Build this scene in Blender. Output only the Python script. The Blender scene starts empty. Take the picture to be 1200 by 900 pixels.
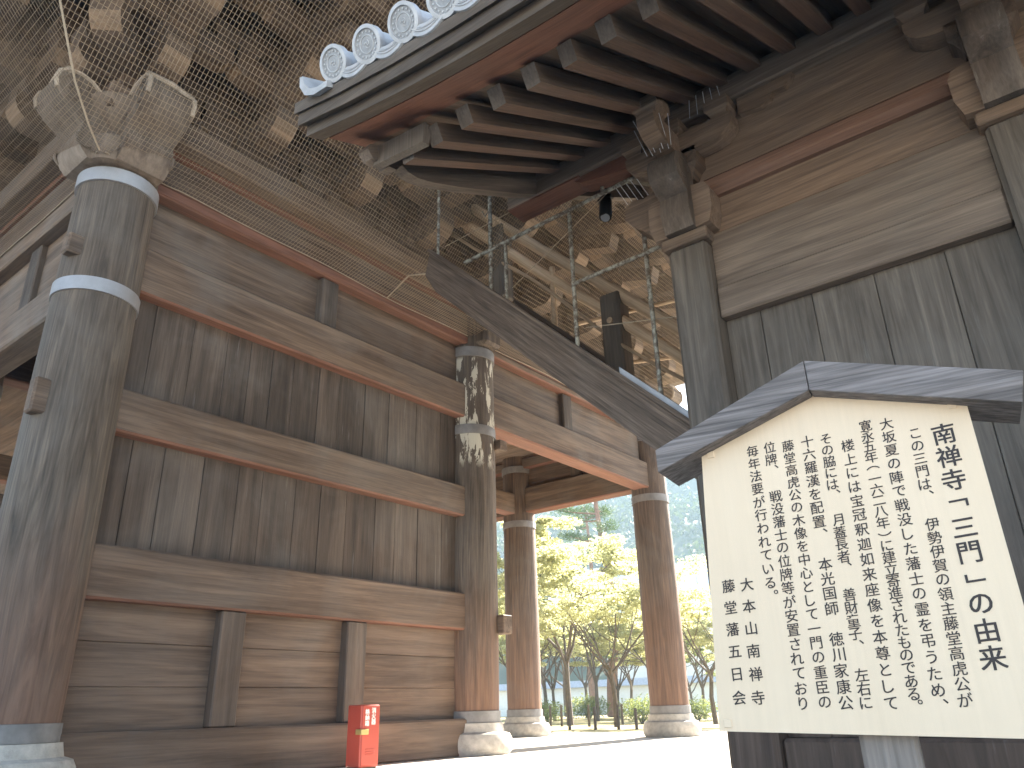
import bpy, bmesh, math, random
from mathutils import Vector, Matrix
R = math.radians
random.seed(7)
scene = bpy.context.scene
col = scene.collection

# ------------------------------------------------------------------ camera, world, sun, exposure
EYE = Vector((0, 0, 0.45))                    # 1.5 m above the forecourt, 0.45 m above the stone platform
YAW, PITCH, ROLL, FPX = R(38.092), R(22.817), R(-1.574), 905.53
fh = Vector((math.cos(YAW), math.sin(YAW), 0)); UP = Vector((0, 0, 1)); r0 = Vector((math.sin(YAW), -math.cos(YAW), 0))
fw = fh*math.cos(PITCH) + UP*math.sin(PITCH); u0 = -fh*math.sin(PITCH) + UP*math.cos(PITCH)
rr = r0*math.cos(ROLL) + u0*math.sin(ROLL); uu = -r0*math.sin(ROLL) + u0*math.cos(ROLL)
cam = bpy.data.objects.new('camera', bpy.data.cameras.new('camera')); col.objects.link(cam)
m = Matrix.Identity(4)
for i in range(3):
    m[i][0], m[i][1], m[i][2], m[i][3] = rr[i], uu[i], -fw[i], EYE[i]
cam.matrix_world = m
cam.data.sensor_width = 36; cam.data.lens = 36*FPX/1200
cam.data.clip_start = 0.05; cam.data.clip_end = 3000
scene.camera = cam

SUN_EL, SUN_AZ = R(33), R(0.5)                # azimuth measured from +X towards +Y
world = bpy.data.worlds.new('World'); scene.world = world; world.use_nodes = True
wn = world.node_tree.nodes; wl = world.node_tree.links
sky = wn.new('ShaderNodeTexSky'); sky.sky_type = 'NISHITA'; sky.sun_disc = False
sky.sun_elevation = SUN_EL; sky.sun_rotation = math.pi/2 - SUN_AZ
sky.air_density = 1.0; sky.dust_density = 1.5; sky.ozone_density = 1.0
wl.new(sky.outputs[0], wn['Background'].inputs[0]); wn['Background'].inputs[1].default_value = 0.055
sl = bpy.data.lights.new('sun', 'SUN'); sl.energy = 5.0; sl.angle = R(0.5); sl.color = (1, 0.91, 0.79)
so = bpy.data.objects.new('sun', sl); col.objects.link(so)
sd = Vector((math.cos(SUN_AZ)*math.cos(SUN_EL), math.sin(SUN_AZ)*math.cos(SUN_EL), math.sin(SUN_EL)))
so.rotation_euler = (-sd).to_track_quat('-Z', 'Y').to_euler()
so.location = (0, -20, 40)
scene.view_settings.view_transform = 'Standard'; scene.view_settings.look = 'None'
scene.view_settings.gamma = 1; scene.view_settings.use_curve_mapping = False
scene.view_settings.exposure = 3.4
scene.render.engine = 'CYCLES'
cy = scene.cycles
cy.use_denoising = True
try: cy.denoiser = 'OPENIMAGEDENOISE'
except Exception: pass
cy.max_bounces = 8; cy.diffuse_bounces = 5; cy.glossy_bounces = 2; cy.transmission_bounces = 3; cy.volume_bounces = 0
cy.sample_clamp_indirect = 6; cy.caustics_reflective = False; cy.caustics_refractive = False

# ------------------------------------------------------------------ helpers
class MB:
    """collects faces and builds ONE mesh object"""
    def __init__(s): s.v = []; s.f = []; s.m = []
    def add(s, vs, fs, mi=0):
        o = len(s.v); s.v += [tuple(v) for v in vs]
        for k, f in enumerate(fs):
            s.f.append([i+o for i in f]); s.m.append(mi[k] if isinstance(mi, (list, tuple)) else mi)
        return s
    def box(s, x0, x1, y0, y1, z0, z1, mi=0, bot=None, c=0.0):
        """box with small chamfers c along every edge; bot = material index of the underside"""
        if c <= 0:
            v = [(x0,y0,z0),(x1,y0,z0),(x1,y1,z0),(x0,y1,z0),(x0,y0,z1),(x1,y0,z1),(x1,y1,z1),(x0,y1,z1)]
            fs = [(3,2,1,0),(4,5,6,7),(0,1,5,4),(1,2,6,5),(2,3,7,6),(3,0,4,7)]
            return s.add(v, fs, [mi if bot is None else bot]+[mi]*5)
        bm = bmesh.new(); bmesh.ops.create_cube(bm, size=1)
        for v in bm.verts:
            v.co = Vector(((x0+x1)/2+v.co.x*(x1-x0), (y0+y1)/2+v.co.y*(y1-y0), (z0+z1)/2+v.co.z*(z1-z0)))
        bmesh.ops.bevel(bm, geom=bm.edges[:], offset=min(c, .3*min(x1-x0, y1-y0, z1-z0)), segments=1, affect='EDGES')
        bm.normal_update(); bm.verts.index_update()
        mis = [(bot if (bot is not None and f.normal.z < -.5) else mi) for f in bm.faces]
        s.add([v.co[:] for v in bm.verts], [[v.index for v in f.verts] for f in bm.faces], mis); bm.free()
        return s
    def obox(s, a, b, w, h, up=(0,0,1), mi=0, bot=None, end=None):
        """beam of width w and height h from a to b (centre line)"""
        a, b = Vector(a), Vector(b); d = (b-a).normalized(); up = Vector(up)
        sx = d.cross(up).normalized(); uz = sx.cross(d).normalized()
        v = []
        for p in (a, b):
            for i, j in ((-1,-1),(1,-1),(1,1),(-1,1)): v.append(p + sx*(i*w/2) + uz*(j*h/2))
        fs = [(0,1,2,3),(7,6,5,4),(0,4,5,1),(1,5,6,2),(2,6,7,3),(3,7,4,0)]
        e = mi if end is None else end
        return s.add(v, fs, [e, e, mi if bot is None else bot, mi, mi, mi])
    def tube(s, pts, rad, n=8, mi=0, cap=True):
        pts = [Vector(p) for p in pts]
        rad = rad if isinstance(rad, (list, tuple)) else [rad]*len(pts)
        vs = []; prev = None
        for i, p in enumerate(pts):
            d = (pts[min(i+1, len(pts)-1)] - pts[max(i-1, 0)]).normalized()
            if prev is None:
                ref = Vector((0,0,1)) if abs(d.z) < .9 else Vector((1,0,0)); ax = d.cross(ref).normalized()
            else:
                ax = (prev - d*prev.dot(d)).normalized()
            prev = ax; ay = d.cross(ax)
            for k in range(n):
                t = 2*math.pi*k/n; vs.append(p + ax*(rad[i]*math.cos(t)) + ay*(rad[i]*math.sin(t)))
        fs = []
        for i in range(len(pts)-1):
            for k in range(n):
                a = i*n+k; b = i*n+(k+1) % n; fs.append((a, b, b+n, a+n))
        if cap and n > 2:
            fs.append(tuple(range(n-1, -1, -1))); fs.append(tuple(range((len(pts)-1)*n, len(pts)*n)))
        return s.add(vs, fs, mi)
    def lathe(s, prof, cx=0, cy=0, n=48, mi=0, cap=True):
        vs = []; fs = []
        for (r, z) in prof:
            for k in range(n):
                t = 2*math.pi*k/n; vs.append((cx+r*math.cos(t), cy+r*math.sin(t), z))
        for i in range(len(prof)-1):
            for k in range(n):
                a = i*n+k; b = i*n+(k+1) % n; fs.append((a, b, b+n, a+n))
        if cap:
            fs.append(tuple(range(n-1, -1, -1))); fs.append(tuple(range((len(prof)-1)*n, len(prof)*n)))
        return s.add(vs, fs, mi)
    def prism(s, prof, f0, f1, mi=0, side=None):
        """extrude the closed 2-D profile between the two mapping functions f0(u,v), f1(u,v)"""
        n = len(prof)
        vs = [f0(*p) for p in prof] + [f1(*p) for p in prof]
        fs = [tuple(range(n)), tuple(range(2*n-1, n-1, -1))]
        for k in range(n):
            j = (k+1) % n; fs.append((k, k+n, j+n, j))
        sd_ = mi if side is None else side
        return s.add(vs, fs, [mi, mi]+[sd_]*n)
    def build(s, name, mats, parent=None, origin=None, smooth=False, fix=True):
        me = bpy.data.meshes.new(name)
        o = Vector(origin) if origin is not None else Vector((0,0,0))
        me.from_pydata([(v[0]-o.x, v[1]-o.y, v[2]-o.z) for v in s.v], [], s.f)
        if not isinstance(mats, (list, tuple)): mats = [mats]
        for mt in mats: me.materials.append(mt)
        me.polygons.foreach_set('material_index', s.m)
        if fix:
            bm = bmesh.new(); bm.from_mesh(me); bmesh.ops.recalc_face_normals(bm, faces=bm.faces[:]); bm.to_mesh(me); bm.free()
        if smooth:
            me.polygons.foreach_set('use_smooth', [True]*len(me.polygons))
            try: me.set_sharp_from_angle(angle=R(38))
            except Exception: pass
        me.update()
        ob = bpy.data.objects.new(name, me); col.objects.link(ob)
        if parent is not None: ob.parent = parent
        else: ob.location = o
        return ob

def tag(o, label=None, cat=None, group=None, kind=None):
    if label: o['label'] = label
    if cat: o['category'] = cat
    if group: o['group'] = group
    if kind: o['kind'] = kind
    return o
def empty(name, loc, rz=0, label=None, cat=None, group=None):
    o = bpy.data.objects.new(name, None); col.objects.link(o)
    o.location = loc; o.rotation_euler = (0, 0, rz); o.empty_display_size = .2
    return tag(o, label, cat, group)
def copy_part(o, offset, parent=None, rz=None):
    c = o.copy(); col.objects.link(c); c.parent = parent or o.parent
    c.location = Vector(o.location) + Vector(offset)
    if rz is not None: c.rotation_euler.z = rz
    for ch in list(o.children):
        if ch is c: continue
        d = ch.copy(); col.objects.link(d); d.parent = c
    return c
def copy_tree(o, loc, rz=0, sc=1, label=None):
    c = o.copy(); col.objects.link(c); c.location = loc; c.rotation_euler.z = rz; c.scale = (sc, sc, sc)
    if label: c['label'] = label
    for ch in list(o.children):
        d = ch.copy(); col.objects.link(d); d.parent = c
        for g in list(ch.children):
            e = g.copy(); col.objects.link(e); e.parent = d
    return c
def lerp(a, b, t): return a+(b-a)*t

# ------------------------------------------------------------------ materials
def new_mat(name):
    mt = bpy.data.materials.new(name); mt.use_nodes = True
    nt = mt.node_tree; return mt, nt, nt.nodes, nt.links, nt.nodes['Principled BSDF']
def ramp(N, stops):
    r = N.new('ShaderNodeValToRGB'); e = r.color_ramp.elements
    while len(e) < len(stops): e.new(.5)
    for k, (p, c) in enumerate(stops):
        e[k].position = p; e[k].color = (*c, 1) if len(c) == 3 else c
    return r
def noise(N, L, vec, scale, detail=4, rough=.55, dist=0):
    n = N.new('ShaderNodeTexNoise'); n.inputs['Scale'].default_value = scale; n.inputs['Detail'].default_value = detail
    n.inputs['Roughness'].default_value = rough; n.inputs['Distortion'].default_value = dist
    if vec is not None: L.new(vec, n.inputs['Vector'])
    return n
def mixc(N, L, fac, a, b, mode='MIX'):
    mx = N.new('ShaderNodeMix'); mx.data_type = 'RGBA'; mx.blend_type = mode
    for sock, val in ((mx.inputs[0], fac), (mx.inputs[6], a), (mx.inputs[7], b)):
        if hasattr(val, 'is_output') or isinstance(val, bpy.types.NodeSocket): L.new(val, sock)
        else: sock.default_value = val if isinstance(val, (int, float)) else (*val, 1)
    return mx.outputs[2]
def maprange(N, L, v, a, b, c, d):
    n = N.new('ShaderNodeMapRange'); L.new(v, n.inputs[0])
    for i, x in enumerate((a, b, c, d)): n.inputs[i+1].default_value = x
    return n.outputs[0]
def vec_in(N, L, scale, tilt=None):
    tc = N.new('ShaderNodeTexCoord'); oi = N.new('ShaderNodeObjectInfo')
    mu = N.new('ShaderNodeVectorMath'); mu.operation = 'SCALE'; mu.inputs[0].default_value = (13, 17, 11); L.new(oi.outputs['Random'], mu.inputs['Scale'])
    ad = N.new('ShaderNodeVectorMath'); L.new(tc.outputs['Object'], ad.inputs[0]); L.new(mu.outputs[0], ad.inputs[1])
    src = ad.outputs[0]
    if tilt:                                     # turn the grain so that it runs along a sloping member
        m0 = N.new('ShaderNodeMapping'); L.new(src, m0.inputs[0]); m0.inputs['Rotation'].default_value = tilt; src = m0.outputs[0]
    mp = N.new('ShaderNodeMapping'); L.new(src, mp.inputs[0]); mp.inputs['Scale'].default_value = scale
    return ad.outputs[0], mp.outputs[0]
def wood(name, dark, light, axis, weather=(.165,.148,.132), wamt=.45, lowred=None, peel=None, island=.22, swirl=.6, streak=None, rough=.72, bump=.35, fine=.55, tilt=None):
    mt, nt, N, L, B = new_mat(name)
    s1 = [7, 7, 7]; s1[axis] = .45
    s2 = [70, 70, 70]; s2[axis] = 2.2
    raw, v1 = vec_in(N, L, s1, tilt); _, v2 = vec_in(N, L, s2, tilt)
    n1 = noise(N, L, v1, 1.3, 6, .62, swirl); n2 = noise(N, L, v2, 1.0, 3, .6, .2); n3 = noise(N, L, raw, .9, 4, .6, .8)
    c = ramp(N, [(.28, dark), (.5, [lerp(a, b, .45) for a, b in zip(dark, light)]), (.72, light)]); L.new(n1.outputs[0], c.inputs[0])
    cc = mixc(N, L, maprange(N, L, n3.outputs[0], .42, .68, 0, wamt), c.outputs[0], weather)
    f2 = maprange(N, L, n2.outputs[0], .3, .7, 1-.42*fine, 1+.26*fine)
    comb = N.new('ShaderNodeCombineColor'); 
    for i in range(3): L.new(f2, comb.inputs[i])
    cc = mixc(N, L, 1.0, cc, comb.outputs[0], 'MULTIPLY')
    geo = N.new('ShaderNodeNewGeometry')
    if island:
        fi = maprange(N, L, geo.outputs['Random Per Island'], 0, 1, 1-island, 1+island)
        c2 = N.new('ShaderNodeCombineColor')
        for i in range(3): L.new(fi, c2.inputs[i])
        cc = mixc(N, L, 1.0, cc, c2.outputs[0], 'MULTIPLY')
    if lowred or peel:
        sx = N.new('ShaderNodeSeparateXYZ'); L.new(geo.outputs['Position'], sx.inputs[0])
    if lowred:                                   # redder towards the bottom, with a ragged border
        amt, z0, z1, rc = lowred
        wob = noise(N, L, v1, 1.0, 4, .6, .5)
        ad = N.new('ShaderNodeMath'); ad.operation = 'MULTIPLY_ADD'; L.new(wob.outputs[0], ad.inputs[0]); ad.inputs[1].default_value = -1.6; L.new(sx.outputs[2], ad.inputs[2])
        fz = maprange(N, L, ad.outputs[0], z0-.8, z1-.8, amt, 0)
        rcol = ramp(N, [(.3, [x*.55 for x in rc]), (.7, [min(1, x*1.25) for x in rc])]); L.new(n1.outputs[0], rcol.inputs[0])
        cc = mixc(N, L, fz, cc, rcol.outputs[0])
    if peel:                                     # flaking white undercoat between two heights
        z0, z1, thr = peel
        pm = N.new('ShaderNodeMapping'); L.new(raw, pm.inputs[0]); pm.inputs['Scale'].default_value = (4.2, 4.2, 1.1)
        pn = noise(N, L, pm.outputs[0], 2.0, 5, .65, .3)
        pf = maprange(N, L, pn.outputs[0], thr, thr+.02, 0, 1)
        za = maprange(N, L, sx.outputs[2], z0, z0+.15, 0, 1); zb = maprange(N, L, sx.outputs[2], z1-.05, z1, 1, 0)
        ml = N.new('ShaderNodeMath'); ml.operation = 'MULTIPLY'; L.new(pf, ml.inputs[0]); L.new(za, ml.inputs[1])
        ml2 = N.new('ShaderNodeMath'); ml2.operation = 'MULTIPLY'; L.new(ml.outputs[0], ml2.inputs[0]); L.new(zb, ml2.inputs[1])
        cc = mixc(N, L, ml2.outputs[0], cc, (.52, .49, .41))
    if streak:                                   # pale run-off stains along the grain
        sn = noise(N, L, v1, 2.6, 5, .7, .1)
        fs = maprange(N, L, sn.outputs[0], .62, .74, 0, streak)
        cc = mixc(N, L, fs, cc, (.3, .29, .27))
    L.new(cc, B.inputs['Base Color']); B.inputs['Roughness'].default_value = rough
    try: B.inputs['Specular IOR Level'].default_value = .3
    except Exception: pass
    bn = N.new('ShaderNodeBump'); bn.inputs['Strength'].default_value = bump; bn.inputs['Distance'].default_value = .012
    av = N.new('ShaderNodeMath'); av.operation = 'ADD'; L.new(n1.outputs[0], av.inputs[0]); L.new(n2.outputs[0], av.inputs[1])
    L.new(av.outputs[0], bn.inputs['Height']); L.new(bn.outputs[0], B.inputs['Normal'])
    return mt
def plain(name, c, rough=.6, var=.15, scale=6, metal=0, bump=0, c2=None):
    mt, nt, N, L, B = new_mat(name)
    raw, v = vec_in(N, L, (1, 1, 1))
    n = noise(N, L, raw, scale, 5, .6)
    lo = [x*(1-var) for x in c]; hi = c2 or [min(1, x*(1+var)) for x in c]
    rp = ramp(N, [(.3, lo), (.7, hi)]); L.new(n.outputs[0], rp.inputs[0]); L.new(rp.outputs[0], B.inputs['Base Color'])
    B.inputs['Roughness'].default_value = rough; B.inputs['Metallic'].default_value = metal
    if bump:
        n2 = noise(N, L, raw, scale*6, 4, .6); bn = N.new('ShaderNodeBump'); bn.inputs['Strength'].default_value = bump
        bn.inputs['Distance'].default_value = .01; L.new(n2.outputs[0], bn.inputs['Height']); L.new(bn.outputs[0], B.inputs['Normal'])
    return mt

BD, BL = (.055, .036, .025), (.21, .146, .102)
W_X = wood('weathered_wood_x', BD, BL, 0, lowred=(.35, .6, 3.2, (.18,.112,.08)))
W_Y = wood('weathered_wood_y', BD, BL, 1)
W_Z = wood('weathered_wood_z', (.036,.027,.021), (.125,.095,.074), 2, streak=.35, lowred=(.3, .6, 3.2, (.17,.105,.072)))
COLW = wood('column_wood', (.05,.038,.029), (.165,.128,.098), 2, lowred=(.8, .2, 1.9, (.2,.108,.072)), swirl=2.6, fine=.7)
COLP = wood('column_wood_peeling', (.055,.042,.033), (.18,.138,.106), 2, lowred=(.85, .3, 1.9, (.22,.115,.068)), peel=(3.2, 4.72, .495), swirl=1.8, fine=.8)
COLE = wood('column_wood_red', (.06,.04,.03), (.18,.122,.085), 2, lowred=(.8, .4, 2.6, (.2,.108,.066)), swirl=1.8, fine=.9)
RED = wood('red_ochre_bounce_wood', (.115,.055,.038), (.225,.108,.074), 0, wamt=.15, island=.1)  # ochre paint; beam undersides also have warm ground bounce put into the colour
REDY = wood('red_ochre_bounce_wood_y', (.1,.043,.029), (.2,.088,.058), 1, wamt=.15, island=.1)  # same paint and bounce tint, grain along Y
BRK = wood('bracket_wood', (.042,.027,.019), (.165,.112,.076), 0, wamt=.3, island=.35)
ENDG = wood('end_grain_wood', (.13,.088,.058), (.29,.2,.13), 0, wamt=.15, island=.2)
HALLG = wood('grey_plank_wood', (.055,.045,.037), (.155,.13,.108), 2, wamt=.35, weather=(.155,.14,.125), island=.14, streak=.3, swirl=1.6, fine=.35, lowred=(.75, .3, 1.7, (.095,.06,.045)))
HALLB = wood('grey_beam_wood', (.09,.066,.05), (.21,.162,.128), 1, wamt=.3, island=.12)
HALLW = wood('pale_board_wood', (.11,.076,.053), (.235,.165,.117), 1, wamt=.3, island=.1, swirl=2.2)
HRED = wood('red_moulding_wood', (.12,.066,.045), (.215,.125,.088), 1, wamt=.2, island=.1)
RAF = wood('rafter_wood', (.062,.044,.033), (.16,.115,.086), 0, wamt=.25, island=.2, tilt=(0, R(28.8), 0))
RAFR = wood('rafter_underside_wood', (.072,.043,.031), (.165,.1,.072), 0, wamt=.2, island=.2, tilt=(0, R(28.8), 0))
RAFY = wood('eave_board_wood', (.05,.038,.03), (.12,.095,.075), 1, wamt=.3, island=.2)
BARGE = wood('barge_wood', (.075,.06,.05), (.17,.135,.11), 0, wamt=.4, tilt=(0, R(28.8), 0))
RAFEND = wood('rafter_end_wood', (.062,.051,.042), (.13,.107,.09), 2, wamt=.5, island=.15)
STRW = wood('stringer_wood', (.058,.04,.029), (.155,.112,.084), 1, wamt=.15, swirl=2.2, tilt=(R(-43.9), 0, 0), fine=1.2)
LOGW = wood('log_wood', (.34,.25,.17), (.6,.46,.33), 1, wamt=.2, island=.15, tilt=(R(-45), 0, 0))
SIGNP = wood('old_grey_wood', (.085,.068,.058), (.23,.195,.18), 0, wamt=.5, weather=(.33,.3,.3), streak=.7, fine=1.3)
SIGNPOST = wood('old_post_wood', (.12,.09,.075), (.3,.25,.215), 2, wamt=.5, weather=(.36,.33,.3))
BOARD = wood('pale_cypress_board', (.74,.575,.405), (.78,.615,.445), 2, wamt=.25, weather=(.68,.52,.36), island=0, bump=.03, swirl=.2, rough=.6, fine=.06)
STONE = plain('pale_granite', (.42,.39,.35), .85, .22, 14, bump=.4)
METAL = plain('zinc_band', (.3,.295,.3), .5, .15, 5, metal=.4)
METALD = plain('dull_iron_band', (.2,.19,.185), .6, .25, 7, metal=.3)
TILE = plain('silver_grey_tile', (.36,.37,.39), .45, .18, 9, bump=.1)
TILEF = plain('tile_relief', (.24,.25,.265), .55, .2, 20)
BOXRED = plain('red_enamel', (.42,.07,.048), .35, .08, 3)
WHITE = plain('white_paint', (.8,.8,.78), .5, .04)
INK = plain('black_ink', (.03,.02,.018), .6, .1)
NETM = plain('net_cord', (.25,.19,.13), .8, .1)
ROPE = plain('pale_rope', (.33,.27,.2), .9, .15, 30)
BLACK = plain('black_metal', (.02,.02,.02), .4, .1)
BRASS = plain('brass', (.62,.47,.2), .35, .1, metal=.6)
PLASTER = plain('white_plaster', (.8,.79,.76), .8, .04)
PIPE, _nt, _N, _L, _B = new_mat('flaking_pipe_paint')
_raw, _v = vec_in(_N, _L, (1,1,1)); _n = noise(_N, _L, _raw, 22, 5, .7); _r = ramp(_N, [(.44, (.1,.075,.055)), (.58, (.28,.275,.235))])
_L.new(_n.outputs[0], _r.inputs[0]); _L.new(_r.outputs[0], _B.inputs['Base Color']); _B.inputs['Roughness'].default_value = .7

def leaf_mat(name, a, b, trans):
    mt, nt, N, L, B = new_mat(name)
    geo = N.new('ShaderNodeNewGeometry'); rp = ramp(N, [(0, a), (1, b)]); L.new(geo.outputs['Random Per Island'], rp.inputs[0])
    L.new(rp.outputs[0], B.inputs['Base Color']); B.inputs['Roughness'].default_value = .6
    tr = N.new('ShaderNodeBsdfTranslucent'); L.new(rp.outputs[0], tr.inputs[0])
    try: B.inputs['Specular IOR Level'].default_value = .1
    except Exception: pass
    ms = N.new('ShaderNodeMixShader'); ms.inputs[0].default_value = trans
    L.new(B.outputs[0], ms.inputs[1]); L.new(tr.outputs[0], ms.inputs[2]); L.new(ms.outputs[0], N['Material Output'].inputs[0])
    return mt
LEAF_M = leaf_mat('maple_leaf', (.42,.42,.19), (.6,.6,.37), .66)
LEAF_G = leaf_mat('green_leaf', (.13,.17,.05), (.26,.29,.1), .5)
LEAF_P = leaf_mat('pine_needle', (.045,.085,.02), (.1,.14,.045), .3)
BARK = plain('tree_bark', (.11,.085,.068), .9, .3, 12, bump=.5)
BARKP = plain('pine_bark', (.2,.11,.07), .9, .3, 10, bump=.5)

# ------------------------------------------------------------------ setting: ground, platform, hills
def sheet(name, pts, z, mat, kind='structure', thick=None):
    mb = MB()
    if thick is None: mb.add([(x, y, z) for x, y in pts], [tuple(range(len(pts)))])
    else: mb.prism(pts, lambda u, v: (u, v, z-thick), lambda u, v: (u, v, z))
    return tag(mb.build(name, mat), kind=kind)
def gravel(name, a, b, scale=40):
    mt, nt, N, L, B = new_mat(name)
    tc = N.new('ShaderNodeTexCoord')
    n1 = noise(N, L, tc.outputs['Object'], scale, 4, .7); n2 = noise(N, L, tc.outputs['Object'], .5, 4, .6)
    rp = ramp(N, [(.3, a), (.7, b)]); L.new(n1.outputs[0], rp.inputs[0])
    c = mixc(N, L, maprange(N, L, n2.outputs[0], .35, .7, 0, .3), rp.outputs[0], [x*.8 for x in a])
    L.new(c, B.inputs['Base Color']); B.inputs['Roughness'].default_value = .95
    bn = N.new('ShaderNodeBump'); bn.inputs['Strength'].default_value = .4; bn.inputs['Distance'].default_value = .02
    L.new(n1.outputs[0], bn.inputs['Height']); L.new(bn.outputs[0], B.inputs['Normal'])
    return mt
GRAVEL = gravel('pale_gravel', (.44,.405,.355), (.64,.6,.53))
SLAB = gravel('pale_stone_paving', (.5,.46,.4), (.66,.615,.54), 14)
MOSS = gravel('mossy_soil', (.2,.17,.06), (.36,.3,.14), 9)
# one ground sheet: forecourt 1.05 m below the platform in the west, garden level with the platform in the east
mb = MB()
def gz(x):
    t = min(1, max(0, (x-12.5)/1.2)); return lerp(-1.05, -.03, t*t*(3-2*t))
xs = [-900, -300, -80, -20, 0, 5, 12, 12.5, 12.7, 12.9, 13.1, 13.3, 13.5, 13.7, 20, 40, 90, 300, 900]; ys = [-900, -200, -40, 0, 30, 90, 300, 900]
gv = [(x, y, gz(x)) for x in xs for y in ys]; ny = len(ys)
mb.add(gv, [(i*ny+j, (i+1)*ny+j, (i+1)*ny+j+1, i*ny+j+1) for i in range(len(xs)-1) for j in range(ny-1)])
tag(mb.build('ground', GRAVEL), kind='structure')
sheet('platform', [(4.25,-8.5), (13.9,-8.5), (13.9,27), (.75,27), (.75,4.85), (4.25,4.85)], 0, SLAB, thick=1.3)
# stone steps from the forecourt up to the platform
mb = MB()
for k in range(5): mb.box(.75-.32*(k+1)-.0, .75-.32*k, 10.5, 20.5, -1.3, -.21*(k+1)+.0, c=.01)
tag(mb.build('stone_steps', STONE), kind='structure')
# ------------------------------------------------------------------ temple gate
GX, GY = (2.335, 7.10, 11.78), 6.27
GYS = [6.27, 9.15, 13.4, 18.0, 22.0, 25.1]
gate = empty('temple_gate', (6.9, 6.27, 0), label='huge old two storey wooden temple gate with round columns, plank wall and bracketed eaves', cat='temple gate')
GO = (6.9, 6.27, 0)
def gpart(mb, name, mats, smooth=False, parent=None): return mb.build(name, mats, parent or gate, GO, smooth)
def column_parts(x, y, rad, mat, nm='column', upper=5.35):
    mb = MB(); mb.lathe([(rad*.98, .44), (rad*1.01, 1.2), (rad, 3.0), (rad*.97, 4.7), (rad*.95, upper)], x, y, 56)
    c = gpart(mb, nm, mat, True)
    st = MB().lathe([(rad*1.32, -.0), (rad*1.42, .04), (rad*1.44, .1), (rad*1.42, .16), (rad*1.34, .21), (rad*1.16, .23), (rad*1.13, .27), (rad*1.1, .32)], x, y, 56)
    gpart(st, 'base_stone', STONE, True, c)
    gpart(MB().lathe([(rad*1.03, .322), (rad*1.03, .44), (rad*.98, .442)], x, y, 56), 'foot_band', METALD, True, c)
    for z0, z1 in ((3.65, 3.77), (4.72, 4.85)):
        gpart(MB().lathe([(rad*.97, z0-.002), (rad*1.03, z0), (rad*1.03, z1), (rad*.96, z1+.002)], x, y, 56), 'metal_band', METAL if x < 3 and y < 7 else METALD, True, c)
    return c
c0 = column_parts(GX[0], GY, .325, COLW)
c1 = column_parts(GX[1], GY, .315, COLP)
c2 = column_parts(GX[2], GY, .31, COLE)
for xi in GX:
    for yi in GYS[1:]:
        copy_part(c2 if xi > 8 else c1 if False else c2, (xi-GX[2], yi-GY, 0))
# tie-beam ends wedged through the corner columns
for z0, z1 in ((3.97, 4.15), (2.58, 2.86)): gpart(MB().box(GX[0]-.37, GX[0]-.2, GY-.19, GY-.07, z0, z1, c=.015), 'tie_beam_end', W_X)
mb = MB(); mb.box(7.23, 7.4, GY-.38, GY-.2, 1.26, 1.47, c=.01)
gpart(mb, 'tie_beam_end', W_Y)
gpart(MB().box(7.26, 7.4, GY-.36, GY-.2, 3.5, 3.63, c=.008), 'tie_beam_end', W_Y)
# south side: beams, plank wall, struts
def beamX(x0, x1, yf, yb, z0, z1, red=True, nm='tie_beam', c=.018):
    return gpart(MB().box(x0, x1, yf, yb, z0, z1, 0, 1 if red else None, c), nm, [W_X, RED])
WX0, WX1 = GX[0]+.2, GX[1]-.2
for z0, z1 in ((3.87, 4.32), (2.60, 2.97), (1.29, 1.70)): beamX(WX0, WX1, GY-.15, GY+.14, z0, z1)
beamX(WX0, WX1, GY-.17, GY+.12, .0, .37, False, 'sill_beam')
beamX(WX0-.0, WX1, GY-.17, GY+.1, 4.89, 4.995, nm='red_ledge')
gate_red = gpart(MB().box(WX0, WX1, GY-.176, GY-.165, 4.9, 4.985), 'red_ledge_face', RED)
def planks_v(x0, x1, y0, y1, z0, z1, wavg, mats, nm):
    mb = MB(); x = x0
    while x < x1-.02:
        w = wavg*random.uniform(.72, 1.3); e = min(x1, x+w)
        if x1-e < wavg*.4: e = x1
        off = random.uniform(-.006, .006)
        mb.box(x+.002, e-.002, y0+off, y1, z0, z1, c=.004); x = e
    return gpart(mb, nm, mats)
planks_v(WX0, WX1, GY-.02, GY+.05, 2.95, 3.89, .34, W_Z, 'plank_panel')
planks_v(WX0, WX1, GY-.02, GY+.05, 1.68, 2.62, .34, W_Z, 'plank_panel')
mb = MB()
for z0, z1 in ((.36, .68), (.682, 1.0), (1.002, 1.3)): mb.box(WX0, WX1, GY-.02+random.uniform(-.004,.004), GY+.05, z0, z1, c=.005)
gpart(mb, 'plank_panel', W_X)
gpart(MB().box(WX0, WX1, GY-.03, GY+.05, 4.3, 4.9), 'plank_panel', W_X)
for x0, x1, z0, z1 in ((3.78, 4.02, .372, 1.288), (5.15, 5.4, .372, 1.288), (4.53, 4.76, 4.322, 4.888)):
    gpart(MB().box(x0, x1, GY-.12, GY+.04, z0, z1, c=.012), 'strut', W_Z)
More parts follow.
